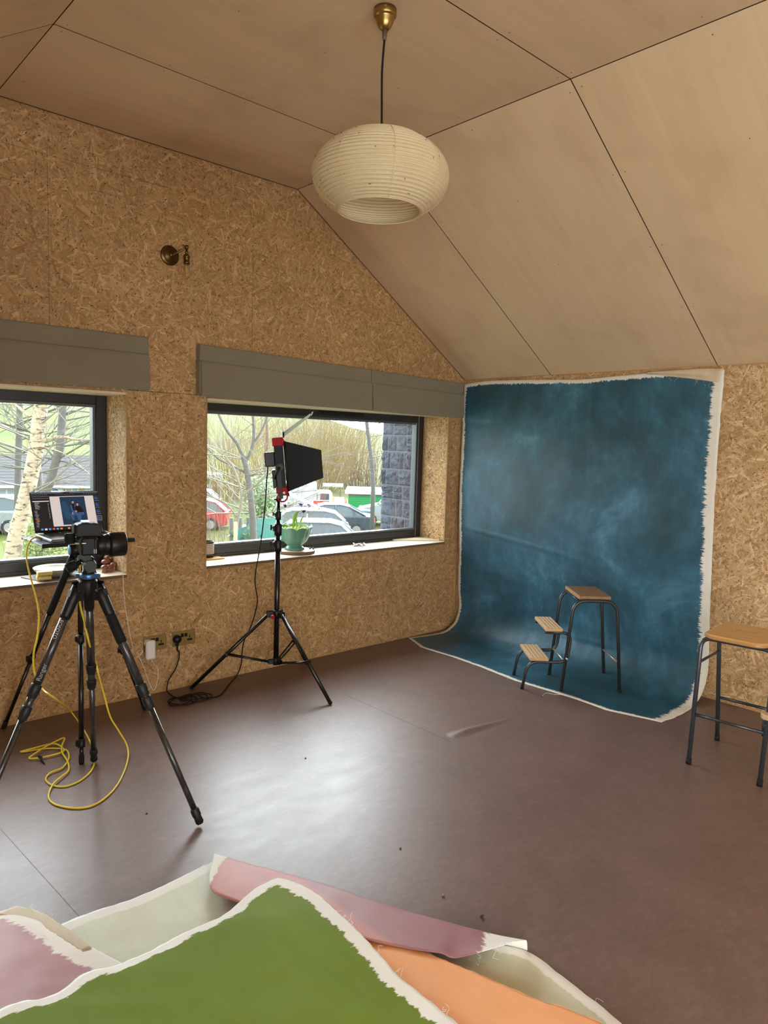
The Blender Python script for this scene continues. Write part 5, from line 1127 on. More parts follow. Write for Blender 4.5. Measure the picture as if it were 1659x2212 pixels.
b = MB(); b.lathe([(.0005, zb), (.040, zb), (.041, zb + .02), (.0405, zb + .021)], c, n=36, caps=True); b.lathe([(.041, zb + .092), (.0415, zb + .104), (.040, zb + .106), (.038, zb + .10), (.0375, zb + .022)], c, n=36, caps=False); b.build('lantern_body', plain('dark_lantern_metal', (.03, .028, .027), .4, .5), root)
b = MB()
for i in range(30):
    for j in range(9):
        a = 2 * PI * (i + .5 * (j % 2)) / 30; z = zb + .026 + j * .0078; d = V((math.cos(a), math.sin(a), 0)); b.lathe([(.0005, .0012), (.0030, .0010), (.0034, 0)], V(c) + d * .0405 + V((0, 0, z)), d, n=6, caps=False)
b.lathe([(.0402, zb + .021), (.0402, zb + .093)], c, n=36, caps=False, mi=1); b.build('pierced_pattern', [plain('pale_pink_dots', (.62, .50, .45), .5), plain('dark_lantern_side', (.05, .045, .042), .5)], root)  # pale pink raised dots around the dark lantern side
b = MB(); b.bb((-2.265, .175, Z0 + .0003), (-2.11, .312, Z0 + .0095), ch=.001); tag(b.build('wooden_coaster', wood('orange_wood', (.42, .21, .032), (.52, .28, .11))), 'orange wooden coaster under the pierced lantern', 'coaster')
# on the left sill
b = MB(); b.prism([(-3.36, .20), (-3.30, .012), (-3.02, .040), (-3.06, .22)], (0, 0, Z0 + .0004), (1, 0, 0), (0, 1, 0), .006); tag(b.build('slate_mat', plain('speckled_slate', (.16, .145, .15), .7, var=.5, scale=80)), 'dark speckled slate mat on the left window sill', 'mat')
bc = V((-3.192, .142, Z0 + .0068)); root = thing('shallow_bowl', bc, 'wide shallow stoneware bowl standing on the slate mat on the left sill', 'bowl')
b = MB(); b.lathe([(.0005, 0), (.062, 0), (.085, .012), (.111, .034), (.118, .046), (.116, .048), (.108, .040), (.08, .022), (.045, .014), (.0005, .012)], bc, n=48); b.build('bowl_body', plain('speckled_stoneware', (.40, .36, .27), .5, var=.2, scale=60), root)
for k in range(9):
    r = random.Random(k); b = MB(); b.ball(bc + V((r.uniform(-.05, .06), r.uniform(-.06, .02), .021)), r.uniform(.005, .010), 8, sq=(1, .8, .6)); tag(b.build('seed_pod', plain('red_pod', (.20, .06, .05), .5) if k == 0 else M['fleck']), 'reddish pod lying in the shallow bowl' if k == 0 else 'dark dried pod lying in the shallow stoneware bowl', 'pod', None if k == 0 else 'dried pods in the bowl')
for k in range(2):
    c = V((-3.285 + .004 * k, .050, Z0 + .0068 + .012 + .0235 * k)); root = thing('yellow_packet', V((c.x, c.y, c.z - .0115)), 'yellow and cream packet lying on the slate mat' if k == 0 else 'yellow and cream packet stacked on top of the other one', 'packet')
    d = V((.98, -.2 + .1 * k, 0)); b = MB(); b.box(c, (.075, .042, .022), d, V((-d.y, d.x, 0)), ch=.003); b.build('packet_box', plain('yellow_card', (.66, .50, .07), .5), root)
    b = MB(); b.box(c + V((.0, 0, .0)) , (.0765, .026, .014), d, V((-d.y, d.x, 0)), ch=.001); b.box(c, (.05, .0435, .012), d, V((-d.y, d.x, 0)), ch=.001); b.build('packet_label', plain('cream_card', (.66, .58, .42), .6), root)
M['shroom'] = plain('glazed_red_brown', (.21, .055, .035), .16, spec=.7, var=.2); M['shroom_s'] = plain('brown_stem', (.27, .12, .06), .35)
for k, (x, y, s, hgt) in enumerate(((226, 1239, 1.0, .038), (236, 1237, .95, .034), (229, 1233, 1.25, .06), (246, 1234, 1.15, .042), (237, 1230, 1.5, .085))):
    p = fl(x, y - 2, Z0); p.y = min(p.y, .24); lab = ['red-brown glazed mushroom ornament at the front left of the cluster', 'short red-brown glazed mushroom ornament at the front right of the cluster', 'middle-sized red-brown glazed mushroom ornament behind the front pair', 'squat brown glazed mushroom ornament nearest the window jamb', 'tallest red-brown glazed mushroom ornament at the back of the cluster'][k]
    root = thing('mushroom_ornament', p, lab, 'ornament'); b = MB(); b.lathe([(.0005, .0003), (.016 * s, .0003), (.015 * s, .006), (.012 * s, hgt * .5), (.012 * s, hgt * .8)], p, n=20); b.build('stem', M['shroom_s'], root)
    b = MB(); b.lathe([(.010 * s, hgt * .72), (.022 * s, hgt * .70), (.0235 * s, hgt * .76), (.021 * s, hgt * .76 + .008 * s), (.013 * s, hgt * .76 + .015 * s), (.0005, hgt * .76 + .018 * s)], p, n=24); b.build('cap', M['shroom'], root)

# ------------------------------------------------------------------ outside: slope, houses, trees, cars
def sst(t): t = max(0.0, min(1.0, t)); return t * t * (3 - 2 * t)
def gz(x, y):
    dx, dy = x - CO.x, y - CO.y; d = math.hypot(dx, dy); a = math.atan2(dx, dy)
    z = -1.6 - 1.1 * sst((d - 8) / 14) - 2.7 * sst((d - 50) / 22) * sst((.62 - a) / .2)
    h = sst((d - 78) / 190); rid = 15.5 + 3.0 * math.sin(a * 5.5 + .6) - 6.0 * sst((a - .62) / .12)
    return z + h * rid + (nz(x * .02, y * .02) * 2.2 * h) + .1 * nz(x * .3, y * .3)
def hill_mat():
    m = NT('spring_hillside'); v = m.coord(); n = m.noise(m.coord((.03, .03, .03)), 1.0, 6, .65, .6); n2 = m.noise(m.coord((.35, .35, .35)), 1, 5, .7)
    c = m.ramp(n, [(.34, (.040, .034, .018)), (.45, (.062, .066, .011)), (.55, (.050, .078, .009)), (.66, (.092, .080, .013))]); c = m.mix(1.0, c, m.ramp(n2, [(.3, .72), (.7, 1.25)]), 'MULTIPLY'); m.pbsdf(c, .9, spec=.1); return m.m
b = MB(); NA, ND = 70, 70
def terr(u, v):
    a = -.6 + 2.15 * u; d = 4.95 + 330 * v ** 2.0; x, y = CO.x + math.sin(a) * d, CO.y + math.cos(a) * d
    if y < .55: s = (.55 - CO.y) / max(1e-3, math.cos(a)); y = .55; x = CO.x + math.tan(min(a, 1.45)) * (y - CO.y) if math.cos(a) > .1 else x
    return V((x, y, gz(x, y)))
b.grid(terr, NA, ND); tag(b.build('hillside', hill_mat()), None, None, kind='structure')
def gp3(px, d): p = dp(px, 1000, d); return V((p.x, p.y, gz(p.x, p.y)))
M['bark'] = plain('grey_bark', (.10, .095, .085), .9, var=.3, scale=14)
M['twig_y'] = plain('ochre_willow_twigs', (.23, .155, .050), .8, var=.25, scale=5); M['twig_b'] = plain('brown_twigs', (.165, .098, .062), .85, var=.25, scale=5); M['twig_p'] = plain('pale_twigs', (.18, .165, .13), .85, var=.2, scale=5); M['twig_g'] = plain('grey_green_twigs', (.10, .105, .075), .85, var=.2, scale=5)
def birch_mat():
    m = NT('birch_bark'); v = m.coord((3, 3, 11)); n = m.noise(v, 2.4, 5, .68, 1.2); n2 = m.noise(m.coord((5, 5, 2.0)), 1.5, 4, .6)
    c = m.ramp(n, [(.40, (.05, .045, .04)), (.47, (.36, .30, .21)), (.7, (.45, .385, .275))]); c = m.mix(m.ramp(n2, [(.58, 0.0), (.64, .8)]), c, (.16, .13, .10)); m.pbsdf(c, .8, spec=.2); return m.m
M['birch'] = birch_mat()
M['ivy'] = plain('ivy_green', (.08, .145, .03), .55, var=.5, scale=20); M['hedge'] = plain('bright_hedge_green', (.15, .20, .035), .6, var=.4, scale=16); M['dead'] = plain('dry_leaves', (.30, .22, .15), .8, var=.3, scale=16)
def branch(mb, p, d, ln, r, lvl, q, droop=0.0, spread=.7, kids=3, mi=0, seg=4):
    pts = [V(p)]; c = V(p); d = V(d).normalized(); rr = [r]
    for k in range(seg):
        d = (d + V((q.uniform(-1, 1), q.uniform(-1, 1), q.uniform(-.7, 1) - droop)) * .16).normalized(); c = c + d * ln / seg; pts.append(c); rr.append(r * (1 - .75 * (k + 1) / seg))
    mb.tube(pts, rr, 5 if r > .012 else 3, caps=False, mi=mi)
    if lvl > 0:
        for k in range(kids):
            t = q.randint(1, seg); nd = (d + V((q.uniform(-1, 1), q.uniform(-1, 1), q.uniform(-.5, .9))) * spread).normalized()
            branch(mb, pts[t], nd, ln * q.uniform(.45, .75), rr[t] * .7, lvl - 1, q, droop, spread, kids, mi, seg)
def pxl(pts, d): return [dp(x, y, d + (e[0] if e else 0)) for x, y, *e in pts]
def tree(label, trunk, rad, mat, d, seed, nb=8, ln=1.4, lvl=2, twig=None, droop=0.0, kids=3, limbs=(), lo=.3):
    T = smooth(pxl(trunk, d), 5); n = len(T); base = V((T[0].x, T[0].y, gz(T[0].x, T[0].y))); root = thing('bare_tree', base, label, 'tree'); q = random.Random(seed)
    R = [rad[0] + (rad[1] - rad[0]) * i / (n - 1) for i in range(n)]; T = [base - V((0, 0, .1))] + T; R = [rad[0] * 1.15] + R
    b = MB(); b.tube(T, R, 14)
    for lp, r0, r1 in limbs:
        L = smooth(pxl(lp, d), 5); b.tube(L, [r0 + (r1 - r0) * i / (len(L) - 1) for i in range(len(L))], 8)
    b.build('trunk', mat, root); b = MB()
    for k in range(nb):
        i = int(len(T) * (lo + (1 - lo) * q.random())); i = min(i, len(T) - 1); sd = CR * q.choice((-1, 1)) * q.uniform(.5, 1) + CF * q.uniform(-.4, .4) + V((0, 0, q.uniform(.0, .7)))
        branch(b, T[i], sd, ln * q.uniform(.6, 1.2), min(.012 * d / 8, R[i] * .25), lvl, q, droop, .8, kids)
    for lp, r0, r1 in limbs:
        L = smooth(pxl(lp, d), 3)
        for k in range(5): branch(b, L[q.randint(2, len(L) - 1)], CR * q.uniform(-1, 1) + CF * q.uniform(-.4, .4) + V((0, 0, .6)), ln * .7, r1 * .5, lvl, q, droop, .8, kids)
    b.build('branches', twig or mat, root); return root
def shrub(label, px, d, h, w, n, mat, seed, thick=.008, name='shrub', lean=0.0, kids=2):
    p = gp3(px, d); root = thing(name, p, label, 'shrub'); q = random.Random(seed); b = MB()
    for k in range(n):
        a = q.uniform(0, 2 * PI); s = q.random() ** .6; o = p + V((math.cos(a), math.sin(a), 0)) * w * .55 * s; dr = V((math.cos(a) * s * .45 + lean * CR.x, math.sin(a) * s * .45 + lean * CR.y, 1.0))
        branch(b, o, dr, h * q.uniform(.55, 1.0), thick, 1, q, 0.0, .45, kids, seg=5)
    b.build('stems', mat, root); return root
def leaves(mb, pts, n, size, q, spread):
    for k in range(n):
        c = q.choice(pts) + V((q.gauss(0, spread), q.gauss(0, spread), q.gauss(0, spread))); u = V((q.uniform(-1, 1), q.uniform(-1, 1), q.uniform(-1, 1))).normalized(); w = u.orthogonal().normalized(); s = size * q.uniform(.6, 1.3)
        mb.add([c - u * s, c + w * s * .6, c + u * s, c - w * s * .6], [(0, 1, 2, 3)])
# left window
tree('big pale birch trunk with dark scars outside the left window', [(22, 1240), (33, 1170), (50, 1100), (64, 1040), (78, 970), (84, 910), (92, 850), (98, 780), (104, 700)], (.085, .060), M['birch'], 7.5, 2, 18, 1.2, 2, M['twig_p'], .1,
     limbs=[([(78, 965), (100, 950), (130, 944), (170, 950), (215, 951)], .022, .008), ([(62, 902), (40, 880), (0, 862), (-30, 850)], .018, .008), ([(90, 880), (112, 868), (140, 872)], .018, .006), ([(72, 975), (95, 968), (140, 982), (200, 1030)], .012, .005)])
tree('thin grey trunk just left of the birch outside the left window', [(38, 1100), (40, 1000), (42, 920), (43, 850), (44, 780)], (.075, .055), M['bark'], 15, 3, 14, 2.2, 2, M['twig_g'], .1)
tree('leaning ivy-flecked tree right of the birch behind the laptop', [(86, 1075), (100, 1058), (112, 1030), (120, 1000), (130, 965), (134, 910), (138, 860), (142, 790)], (.075, .05), M['bark'], 11, 4, 16, 1.6, 2, M['twig_g'], .15, limbs=[([(124, 995), (150, 1000), (180, 1015), (212, 1033)], .016, .006), ([(134, 900), (155, 888), (190, 890), (214, 894)], .014, .005)])
tree('slim mossy tree between the birch and the leaning tree', [(84, 1075), (84, 1030), (82, 1000), (88, 960), (94, 910), (98, 850), (100, 790)], (.06, .04), M['bark'], 13, 5, 14, 1.7, 2, M['twig_g'], .1)
p = gp3(95, 8.3); root = thing('garden_hedge', p, 'bright green leafy hedge below the birch outside the left window', 'hedge'); q = random.Random(3); b = MB()
pts = [dp(x, y, 8.3 + q.uniform(-.5, .8)) for x in range(38, 150, 6) for y in range(1118 + (18 if x > 120 else 0), 1235, 9) if not (x < 60 and y < 1125)]
leaves(b, pts, 5200, .022, q, .055); b.build('foliage', M['hedge'], root); b = MB()
for k in range(14): c = q.choice(pts); branch(b, V((c.x, c.y, p.z)), (q.uniform(-.3, .3), 0, 1), max(.5, c.z - p.z), .012, 1, q)
b.build('stems', M['twig_b'], root)
shrub('brown leafless shrub below the laptop tray outside the left window', 145, 8.6, 1.9, .5, 40, M['twig_b'], 5, .006)
# bungalow
def bx(mb, o, ux, uy, x0, x1, y0, y1, z0, z1, mi=0): mb.box(o + ux * (x0 + x1) / 2 + uy * (y0 + y1) / 2 + V((0, 0, (z0 + z1) / 2)), (abs(x1 - x0), abs(y1 - y0), z1 - z0), ux, uy, mi)
M['render_w'] = plain('white_render', (.50, .52, .54), .85); M['brick'] = plain('buff_brick', (.42, .30, .19), .9, var=.2)
def roof_mat():
    m = NT('grey_roof_tiles'); w = m.n('TexWave'); w.wave_type = 'BANDS'; w.bands_direction = 'Z'; w.inputs['Scale'].default_value = 1.25; w.inputs['Distortion'].default_value = .4; m.l(m.coord(), w.inputs['Vector']); n = m.noise(m.coord((3, 3, 3)), 2, 4)
    c = m.ramp(w.outputs['Fac'], [(.15, (.030, .028, .030)), (.4, (.066, .063, .067))]); c = m.mix(1.0, c, m.mix(n, .8, 1.2), 'MULTIPLY'); m.pbsdf(c, .8); return m.m
hd = 66.0; ho = dp(105, 1000, hd); ho = V((ho.x, ho.y, 0)); hn = V((CO.x - ho.x, CO.y - ho.y, 0)).normalized(); hx = V((-hn.y, hn.x, 0)); hx = hx if hx.dot(CR) > 0 else -hx
zb, ze, zr = -5.7, -3.19, -.65; hz = -2.15
root = thing('bungalow', V((ho.x, ho.y, zb)), 'long grey-roofed white bungalow seen through the left window', 'house')
b = MB(); bx(b, ho, hx, -hn, -11, 6.6, 0, 7, zb, ze); bx(b, ho, hx, -hn, 1.2, 3.0, -.06, 0, zb, ze, 1); bx(b, ho, hx, -hn, 5.2, 6.6, -.06, 0, zb, ze, 1); b.build('walls', [M['render_w'], M['brick']], root)
b = MB(); e0, e1 = -11.4, 7.0; P = []
for s in (e0, e1): P += [ho + hx * s + hn * .5 + V((0, 0, ze - .25)), ho + hx * s - hn * 3.5 + V((0, 0, zr)), ho + hx * s - hn * 7.5 + V((0, 0, ze - .25))]
b.add(P, [(0, 3, 4, 1), (1, 4, 5, 2), (0, 1, 2), (3, 5, 4), (0, 2, 5, 3)]); b.build('roof', roof_mat(), root)
b = MB(); bx(b, ho, hx, -hn, e0, e1, -.62, -.48, ze - .36, ze - .14); b.build('gutter', plain('white_gutter', (.6, .6, .6), .5), root)
M['pale_win'] = plain('pale_window_glass', (.30, .36, .42), .15); M['white_upvc'] = plain('white_frame', (.62, .62, .62), .4)
for x0, x1, z0, z1 in ((-4.3, -2.6, -2.6 + hz, -1.5 + hz), (1.35, 2.5, -2.5 + hz, -1.35 + hz), (-9.2, -7.4, -2.6 + hz, -1.5 + hz)):
    b = MB(); bx(b, ho, hx, -hn, x0, x1, -.10, -.02, z0, z1); f = b.build('house_window', M['white_upvc'], root); b = MB(); bx(b, ho, hx, -hn, x0 + .1, (x0 + x1) / 2 - .05, -.12, -.09, z0 + .1, z1 - .1); bx(b, ho, hx, -hn, (x0 + x1) / 2 + .05, x1 - .1, -.12, -.09, z0 + .1, z1 - .1); b.build('window_glass', M['pale_win'], f)
b = MB(); bx(b, ho, hx, -hn, 3.0, 5.2, -.10, -.02, zb, -1.3 + hz); 
for k in range(9): bx(b, ho, hx, -hn, 3.08 + .235 * k, 3.1 + .235 * k, -.12, -.09, zb, -1.35 + hz)
b.build('garage_door', plain('pale_blue_door', (.42, .50, .56), .6), root)
b = MB(); bx(b, ho, hx, -hn, -1.2, 1.2, -.3, -.02, zb, -1.15 + hz); b.prism([(-.34, -1.9), (.34, -1.9), (.34, -1.6), (.24, -1.42), (0, -1.34), (-.24, -1.42), (-.34, -1.6)], ho + hx * .4 + hn * .34 + V((0, 0, hz)), hx, V((0, 0, 1)), .04, mi=1); b.build('porch', [plain('pale_blue_porch', (.46, .54, .60), .6), plain('dark_blue_arch', (.05, .10, .18), .4)], root)
# cars
M['tyre'] = plain('car_tyre', (.03, .03, .032), .8); M['car_glass'] = plain('car_window', (.06, .085, .10), .08, spec=.8); M['hub'] = plain('alloy_wheel', (.35, .35, .36), .4, .6)
M['tail'] = plain('red_tail_light', (.6, .03, .03), .25)
def car(label, pos, yaw, col, L=4.1, H=1.48, W=1.72, kind='hatch', stripe=None):
    ux = V((math.cos(yaw), math.sin(yaw), 0)); uy = V((-ux.y, ux.x, 0)); root = thing('parked_car', pos, label, 'car'); k = H / 1.48
    paint = plain('car_paint', col, .25, .3, coat=.6); up = V((0, 0, 1))
    lower = [(-.5, .30), (-.502, .55), (-.47, .68), (-.24, .90), (.40, .96), (.485, .90), (.50, .60), (.495, .32), (.42, .22), (-.44, .22)]
    green = {'hatch': [(-.25, .89), (-.085, 1.38), (-.02, 1.44), (.26, 1.44), (.36, 1.36), (.47, .94)], 'suv': [(-.24, .89), (-.12, 1.40), (-.05, 1.46), (.38, 1.46), (.45, 1.38), (.48, .94)], 'saloon': [(-.22, .89), (-.06, 1.34), (.0, 1.40), (.16, 1.40), (.24, 1.34), (.40, .95)]}[kind]
    def hull(poly, wf, mi=0, mb=None, grow=0):
        mb = mb or MB(); n = len(poly); P = []
        for s in (-1, 1): P += [V(pos) + ux * (x * L) + uy * (s * wf(z) * W / 2) + up * (z * k) for x, z in poly]
        mb.add(P, [list(range(n)), list(range(n, 2 * n))[::-1]] + [[i, n + i, n + (i + 1) % n, (i + 1) % n] for i in range(n)], mi); return mb
    b = hull(lower, lambda z: 1.0 if .4 < z < .8 else .95); b.build('body', paint, root, bevel=.03)
    hull(green, lambda z: .90 - .16 * max(0, (z - .9) / .55)).build('windows', M['car_glass'], root)
    tp = [p for p in green if p[1] > 1.3]; rf = [(tp[0][0] - .012, tp[0][1] - .03)] + tp[1:-1] + [(tp[-1][0] + .012, tp[-1][1] - .03)]; rf = rf + [(x, z + .035) for x, z in rf[::-1]]
    b = hull(rf, lambda z: .80)
    for s in (-1, 1):
        for (a, c) in ((green[0], green[1]), ((.10, .93), (.105, 1.42)), (green[-1], green[-2])):
            wf = lambda z: (.905 - .16 * max(0, (z - .9) / .55)) * W / 2
            b.tube([V(pos) + ux * (a[0] * L) + uy * (s * wf(a[1])) + up * a[1] * k, V(pos) + ux * (c[0] * L) + uy * (s * wf(c[1])) + up * c[1] * k], .045, 6)
    b.build('roof_and_pillars', paint, root)
    for x in (-.31, .31):
        for s in (-1, 1):
            c = V(pos) + ux * (x * L) + uy * (s * (W / 2 - .10)) + up * .31; b = MB(); b.cyl(c - uy * .10, c + uy * .10, .31, n=24); w = b.build('wheel', M['tyre'], root); b = MB(); b.cyl(c + uy * s * .095, c + uy * s * .112, .19, n=16); b.build('hub_cap', M['hub'], w)
    for s in (-1, 1): b = MB(); b.box(V(pos) + ux * (.485 * L) + uy * (s * W * .41) + up * .78 * k, (.10, .22, .22), ux, uy, ch=.03); b.build('tail_light', M['tail'], root)
    for s in (-1, 1): b = MB(); b.box(V(pos) + ux * (-.465 * L) + uy * (s * W * .38) + up * .66 * k, (.16, .30, .12), ux, uy, ch=.03); b.build('headlight', plain('headlight', (.55, .57, .6), .15), root)
    for s in (-1, 1): b = MB(); b.box(V(pos) + ux * (-.20 * L) + uy * (s * (W / 2 + .06)) + up * .95 * k, (.14, .2, .12), ux, uy, ch=.03); b.build('wing_mirror', paint, root)
ry = math.atan2(CR.y, CR.x)
car('silver hatchback nearest the window, its tail to the right', gp3(650, 25), ry + .06, (.24, .28, .31))
car('pale estate car half hidden behind the silver hatchback', gp3(640, 28.7), ry + .12, (.34, .37, .385), 4.4, 1.5)
car('dark blue saloon parked behind the silver hatchback', gp3(704, 32.5), ry + .1, (.05, .07, .11), 4.5, 1.45, 1.78, 'saloon')
car('white off-road car in front of the green garage', gp3(866, 37), ry - .08, (.42, .45, .46), 4.5, 1.75, 1.85, 'suv')
car('grey car with a red bonnet stripe of neighbours at the left edge of the right window'.replace(' with a red bonnet stripe of neighbours', ''), gp3(392, 39), ry + .1, (.25, .26, .28), 4.2, 1.5)
car('red car behind the branches at the left of the right window', gp3(402, 33.5), ry + .1, (.55, .03, .05), 4.0, 1.42)
car('pale silver car parked left of the birch outside the left window', gp3(-40, 30), ry + .1, (.28, .31, .33), 4.4, 1.55)
car('white car parked between the birch and the laptop', gp3(96, 33), ry + .1, (.52, .55, .55), 4.2, 1.5)
# green garage
def place(px, d): p = gp3(px, d); n = V((CO.x - p.x, CO.y - p.y, 0)).normalized(); x = V((-n.y, n.x, 0)); x = x if x.dot(CR) > 0 else -x; return p, x, -n
p, gx, gy = place(797, 44); p.z = -3.45; root = thing('garage', p, 'bright green garage with a white fascia behind the white off-road car', 'garage')
b = MB(); bx(b, p, gx, gy, -1.2, 3.0, 0, 4, -.2, 1.70)
for k in range(14): bx(b, p, gx, gy, -1.2, 3.0, -.03, 0, .06 + .118 * k, .10 + .118 * k)
b.build('green_cladding', plain('green_cladding', (.02, .30, .085), .5), root); b = MB(); bx(b, p, gx, gy, -1.4, 3.2, -.25, 4.2, 1.80, 1.98); b.build('white_fascia', M['white_upvc'], root); b = MB(); bx(b, p, gx, gy, -1.2, 3.0, -.05, 4, 1.68, 1.82); b.build('eaves_board', plain('grey_brown_board', (.20, .16, .14), .8), root)  # grey-brown strip between the green cladding and the white fascia
p, gx, gy = place(696, 39); root = thing('road_barrier', p, 'red plastic road barrier beyond the parked cars', 'barrier'); b = MB(); bx(b, p, gx, gy, -.42, .42, -.1, .1, .66, 1.0); bx(b, p, gx, gy, -.42, .42, -.08, .08, .45, .6); bx(b, p, gx, gy, -.4, -.3, -.1, .1, 0, .7); bx(b, p, gx, gy, .3, .4, -.1, .1, 0, .7); b.build('barrier_panel', plain('barrier_red', (.70, .05, .04), .5), root); b = MB(); bx(b, p, gx, gy, -.14, .14, -.12, -.1, .80, .86); b.build('yellow_label', plain('label_yellow', (.8, .6, .05), .5), root)
p, gx, gy = place(735, 38.5); b = MB(); bx(b, p, gx, gy, -.27, .25, -.03, .03, .55, 1.25); bx(b, p, gx, gy, -.22, -.16, -.02, .02, 0, .6); bx(b, p, gx, gy, .14, .20, -.02, .02, 0, .6); tag(b.build('notice_board', plain('white_board', (.60, .63, .65), .5)), 'white upright notice board left of the traffic cone', 'board')
p, gx, gy = place(724, 39); b = MB(); bx(b, p, gx, gy, -.1, .1, -.05, .05, 0, 1.2); tag(b.build('timber_post', plain('orange_timber', (.50, .30, .12), .7)), 'short orange timber post left of the white notice board', 'post')
p, gx, gy = place(750, 37.5); root = thing('traffic_cone', p, 'red and white traffic cone in front of the green garage', 'cone'); b = MB(); bx(b, p, gx, gy, -.24, .24, -.24, .24, 0, .06); b.lathe([(.17, .06), (.04, 1.25), (.0005, 1.25)], p, n=20); b.build('cone_body', plain('cone_red', (.72, .04, .04), .5), root)
b = MB(); b.lathe([(.126, .42), (.082, .86)], p, n=20, caps=False); b.build('white_band', plain('cone_white', (.7, .7, .7), .5), root); [setattr(v, 'co', v.co) for v in ()]
p, gx, gy = place(720, 54); root = thing('long_sign', p, 'long white lettered sign on posts against the brown shrubs', 'sign'); zz = dp(720, 1048, 54).z - p.z; b = MB(); bx(b, p, gx, gy, -.75, .78, -.03, .03, zz - .13, zz + .13); b.build('sign_board', plain('white_sign', (.66, .66, .66), .6), root); b = MB(); bx(b, p, gx, gy, -.6, -.54, 0, .05, 0, zz); bx(b, p, gx, gy, .54, .6, 0, .05, 0, zz); b.build('sign_posts', M['twig_b'], root)
p, gx, gy = place(640, 41); root = thing('white_lorry', p, 'white box van behind the parked cars under the panel light', 'van'); b = MB(); bx(b, p, gx, gy, -2.2, 1.2, 0, 2, .4, 1.78); b.build('box_body', M['render_w'], root, bevel=.05); b = MB(); bx(b, p, gx, gy, 1.2, 2.1, 0, 2, .4, 1.3); b.build('cab', M['render_w'], root, bevel=.15); b = MB(); bx(b, p, gx, gy, 1.4, 1.9, -.03, .03, .85, 1.2); b.build('cab_window', M['car_glass'], root)
for s in (-1.5, 1.5): b = MB(); c = p + gx * s + V((0, 0, .35)); b.cyl(c, c + gy * .25, .35, n=20); b.build('wheel', M['tyre'], root)
p, gx, gy = place(447, 62); p.z = -4.9; root = thing('white_house', p, 'white house with rows of dark windows at the left of the right window', 'house'); b = MB(); bx(b, p, gx, gy, -5, 1.3, 0, 5, -1, 3.2); b.build('walls', M['render_w'], root)
for i in range(3):
    for j in range(3): b = MB(); bx(b, p, gx, gy, -.9 + .7 * i, -.5 + .7 * i, -.05, .02, .9 + .75 * j, 1.4 + .75 * j); b.build('house_window', plain('dark_pane', (.06, .07, .08), .2), root)
p, gx, gy = place(791, 35); b = MB(); b.lathe([(.0005, 0), (.25, 0), (.30, .85), (.33, .87), (.33, .95), (.0005, 1.0)], p, n=20); tag(b.build('dustbin', plain('blue_bin', (.13, .22, .34), .5)), 'blue dustbin beside the stone wall beyond the silver hatchback', 'bin')
# trees of the right window
tree('grey forked tree standing left of the panel light outside the right window', [(548, 1180), (546, 1120), (540, 1060), (532, 1010), (525, 985)], (.05, .036), M['bark'], 10, 7, 16, 1.7, 3, M['twig_p'], 0, limbs=[([(527, 990), (510, 955), (490, 930), (470, 890), (455, 850)], .026, .013), ([(530, 1000), (546, 960), (548, 920), (545, 880), (548, 840)], .026, .013), ([(530, 1020), (500, 1005), (470, 990), (440, 960)], .016, .008), ([(545, 960), (565, 930), (580, 890), (590, 850)], .016, .008)])
tree('pale slender tree at the left end of the right window', [(508, 1185), (512, 1130), (522, 1080), (515, 1040), (500, 1000)], (.022, .012), M['twig_p'], 8.5, 8, 12, 1.1, 3, M['twig_p'], .1, limbs=[([(514, 1120), (490, 1090), (462, 1075), (430, 1060)], .012, .006), ([(520, 1075), (560, 1040), (590, 1005)], .012, .006)])
tree('grey tree close to the stone wall outside the right window', [(806, 1060), (804, 1010), (798, 960), (793, 920), (790, 880), (788, 840)], (.085, .055), M['bark'], 27, 9, 9, 2.6, 2, M['twig_p'], 0)
for k, (px, d, lab) in enumerate(((575, 34, 'spreading bare tree behind the panel light'),)):
    tree(lab, [(px, 1130), (px + 4, 1060), (px - 3, 1000), (px + 2, 950), (px, 890)], (.0035 * d, .0018 * d), M['twig_b'], d, 30 + k, 14, d * .075, 2, (M['twig_p'], M['twig_y'], M['twig_b'])[k], 0, lo=.2)
root = shrub('tall ochre willow with upright twigs right of the panel light', 650, 60, 8.2, 5.5, 260, M['twig_y'], 11, .022, 'willow', .06)
shrub('ochre willow at the left behind the grey forked tree', 500, 50, 7.2, 5.0, 230, M['twig_y'], 12, .018, 'willow')
shrub('second ochre willow between the panel light and the cone', 722, 74, 9.0, 6.0, 240, M['twig_y'], 13, .022, 'willow')
shrub('brown twiggy thicket above the parked cars', 700, 92, 8.5, 8.0, 200, M['twig_b'], 14, .02, 'thicket')
shrub('pinkish brown thicket beside the stone wall', 795, 64, 5.2, 4.5, 170, M['twig_b'], 15, .02, 'thicket')
shrub('brown shrub just right of the green bowl', 692, 14, 2.2, .5, 60, M['twig_b'], 16, .004)
shrub('brown twiggy shrub at the foot of the stone wall', 812, 19, 2.1, .5, 70, M['twig_b'], 17, .005)
shrub('yellowish shrub at the lower left of the right window', 478, 9.5, 1.9, .8, 60, M['twig_y'], 18, .004)
shrub('pale leafless thicket of fine twigs left of the panel light', 520, 14, 4.0, 1.7, 110, M['twig_p'], 19, .0055, 'thicket')
shrub('fine brown twigs in front of the red car', 462, 13, 3.3, 1.0, 60, M['twig_b'], 20, .005, 'thicket')
b = MB(); p = gp3(507, 8.2); t = dp(509, 1128, 8.2); b.cyl(p, t, .022, .02, n=10); tag(b.build('wooden_stake', plain('orange_stake', (.50, .28, .13), .7)), 'orange wooden stake outside the lower left of the right window', 'stake')
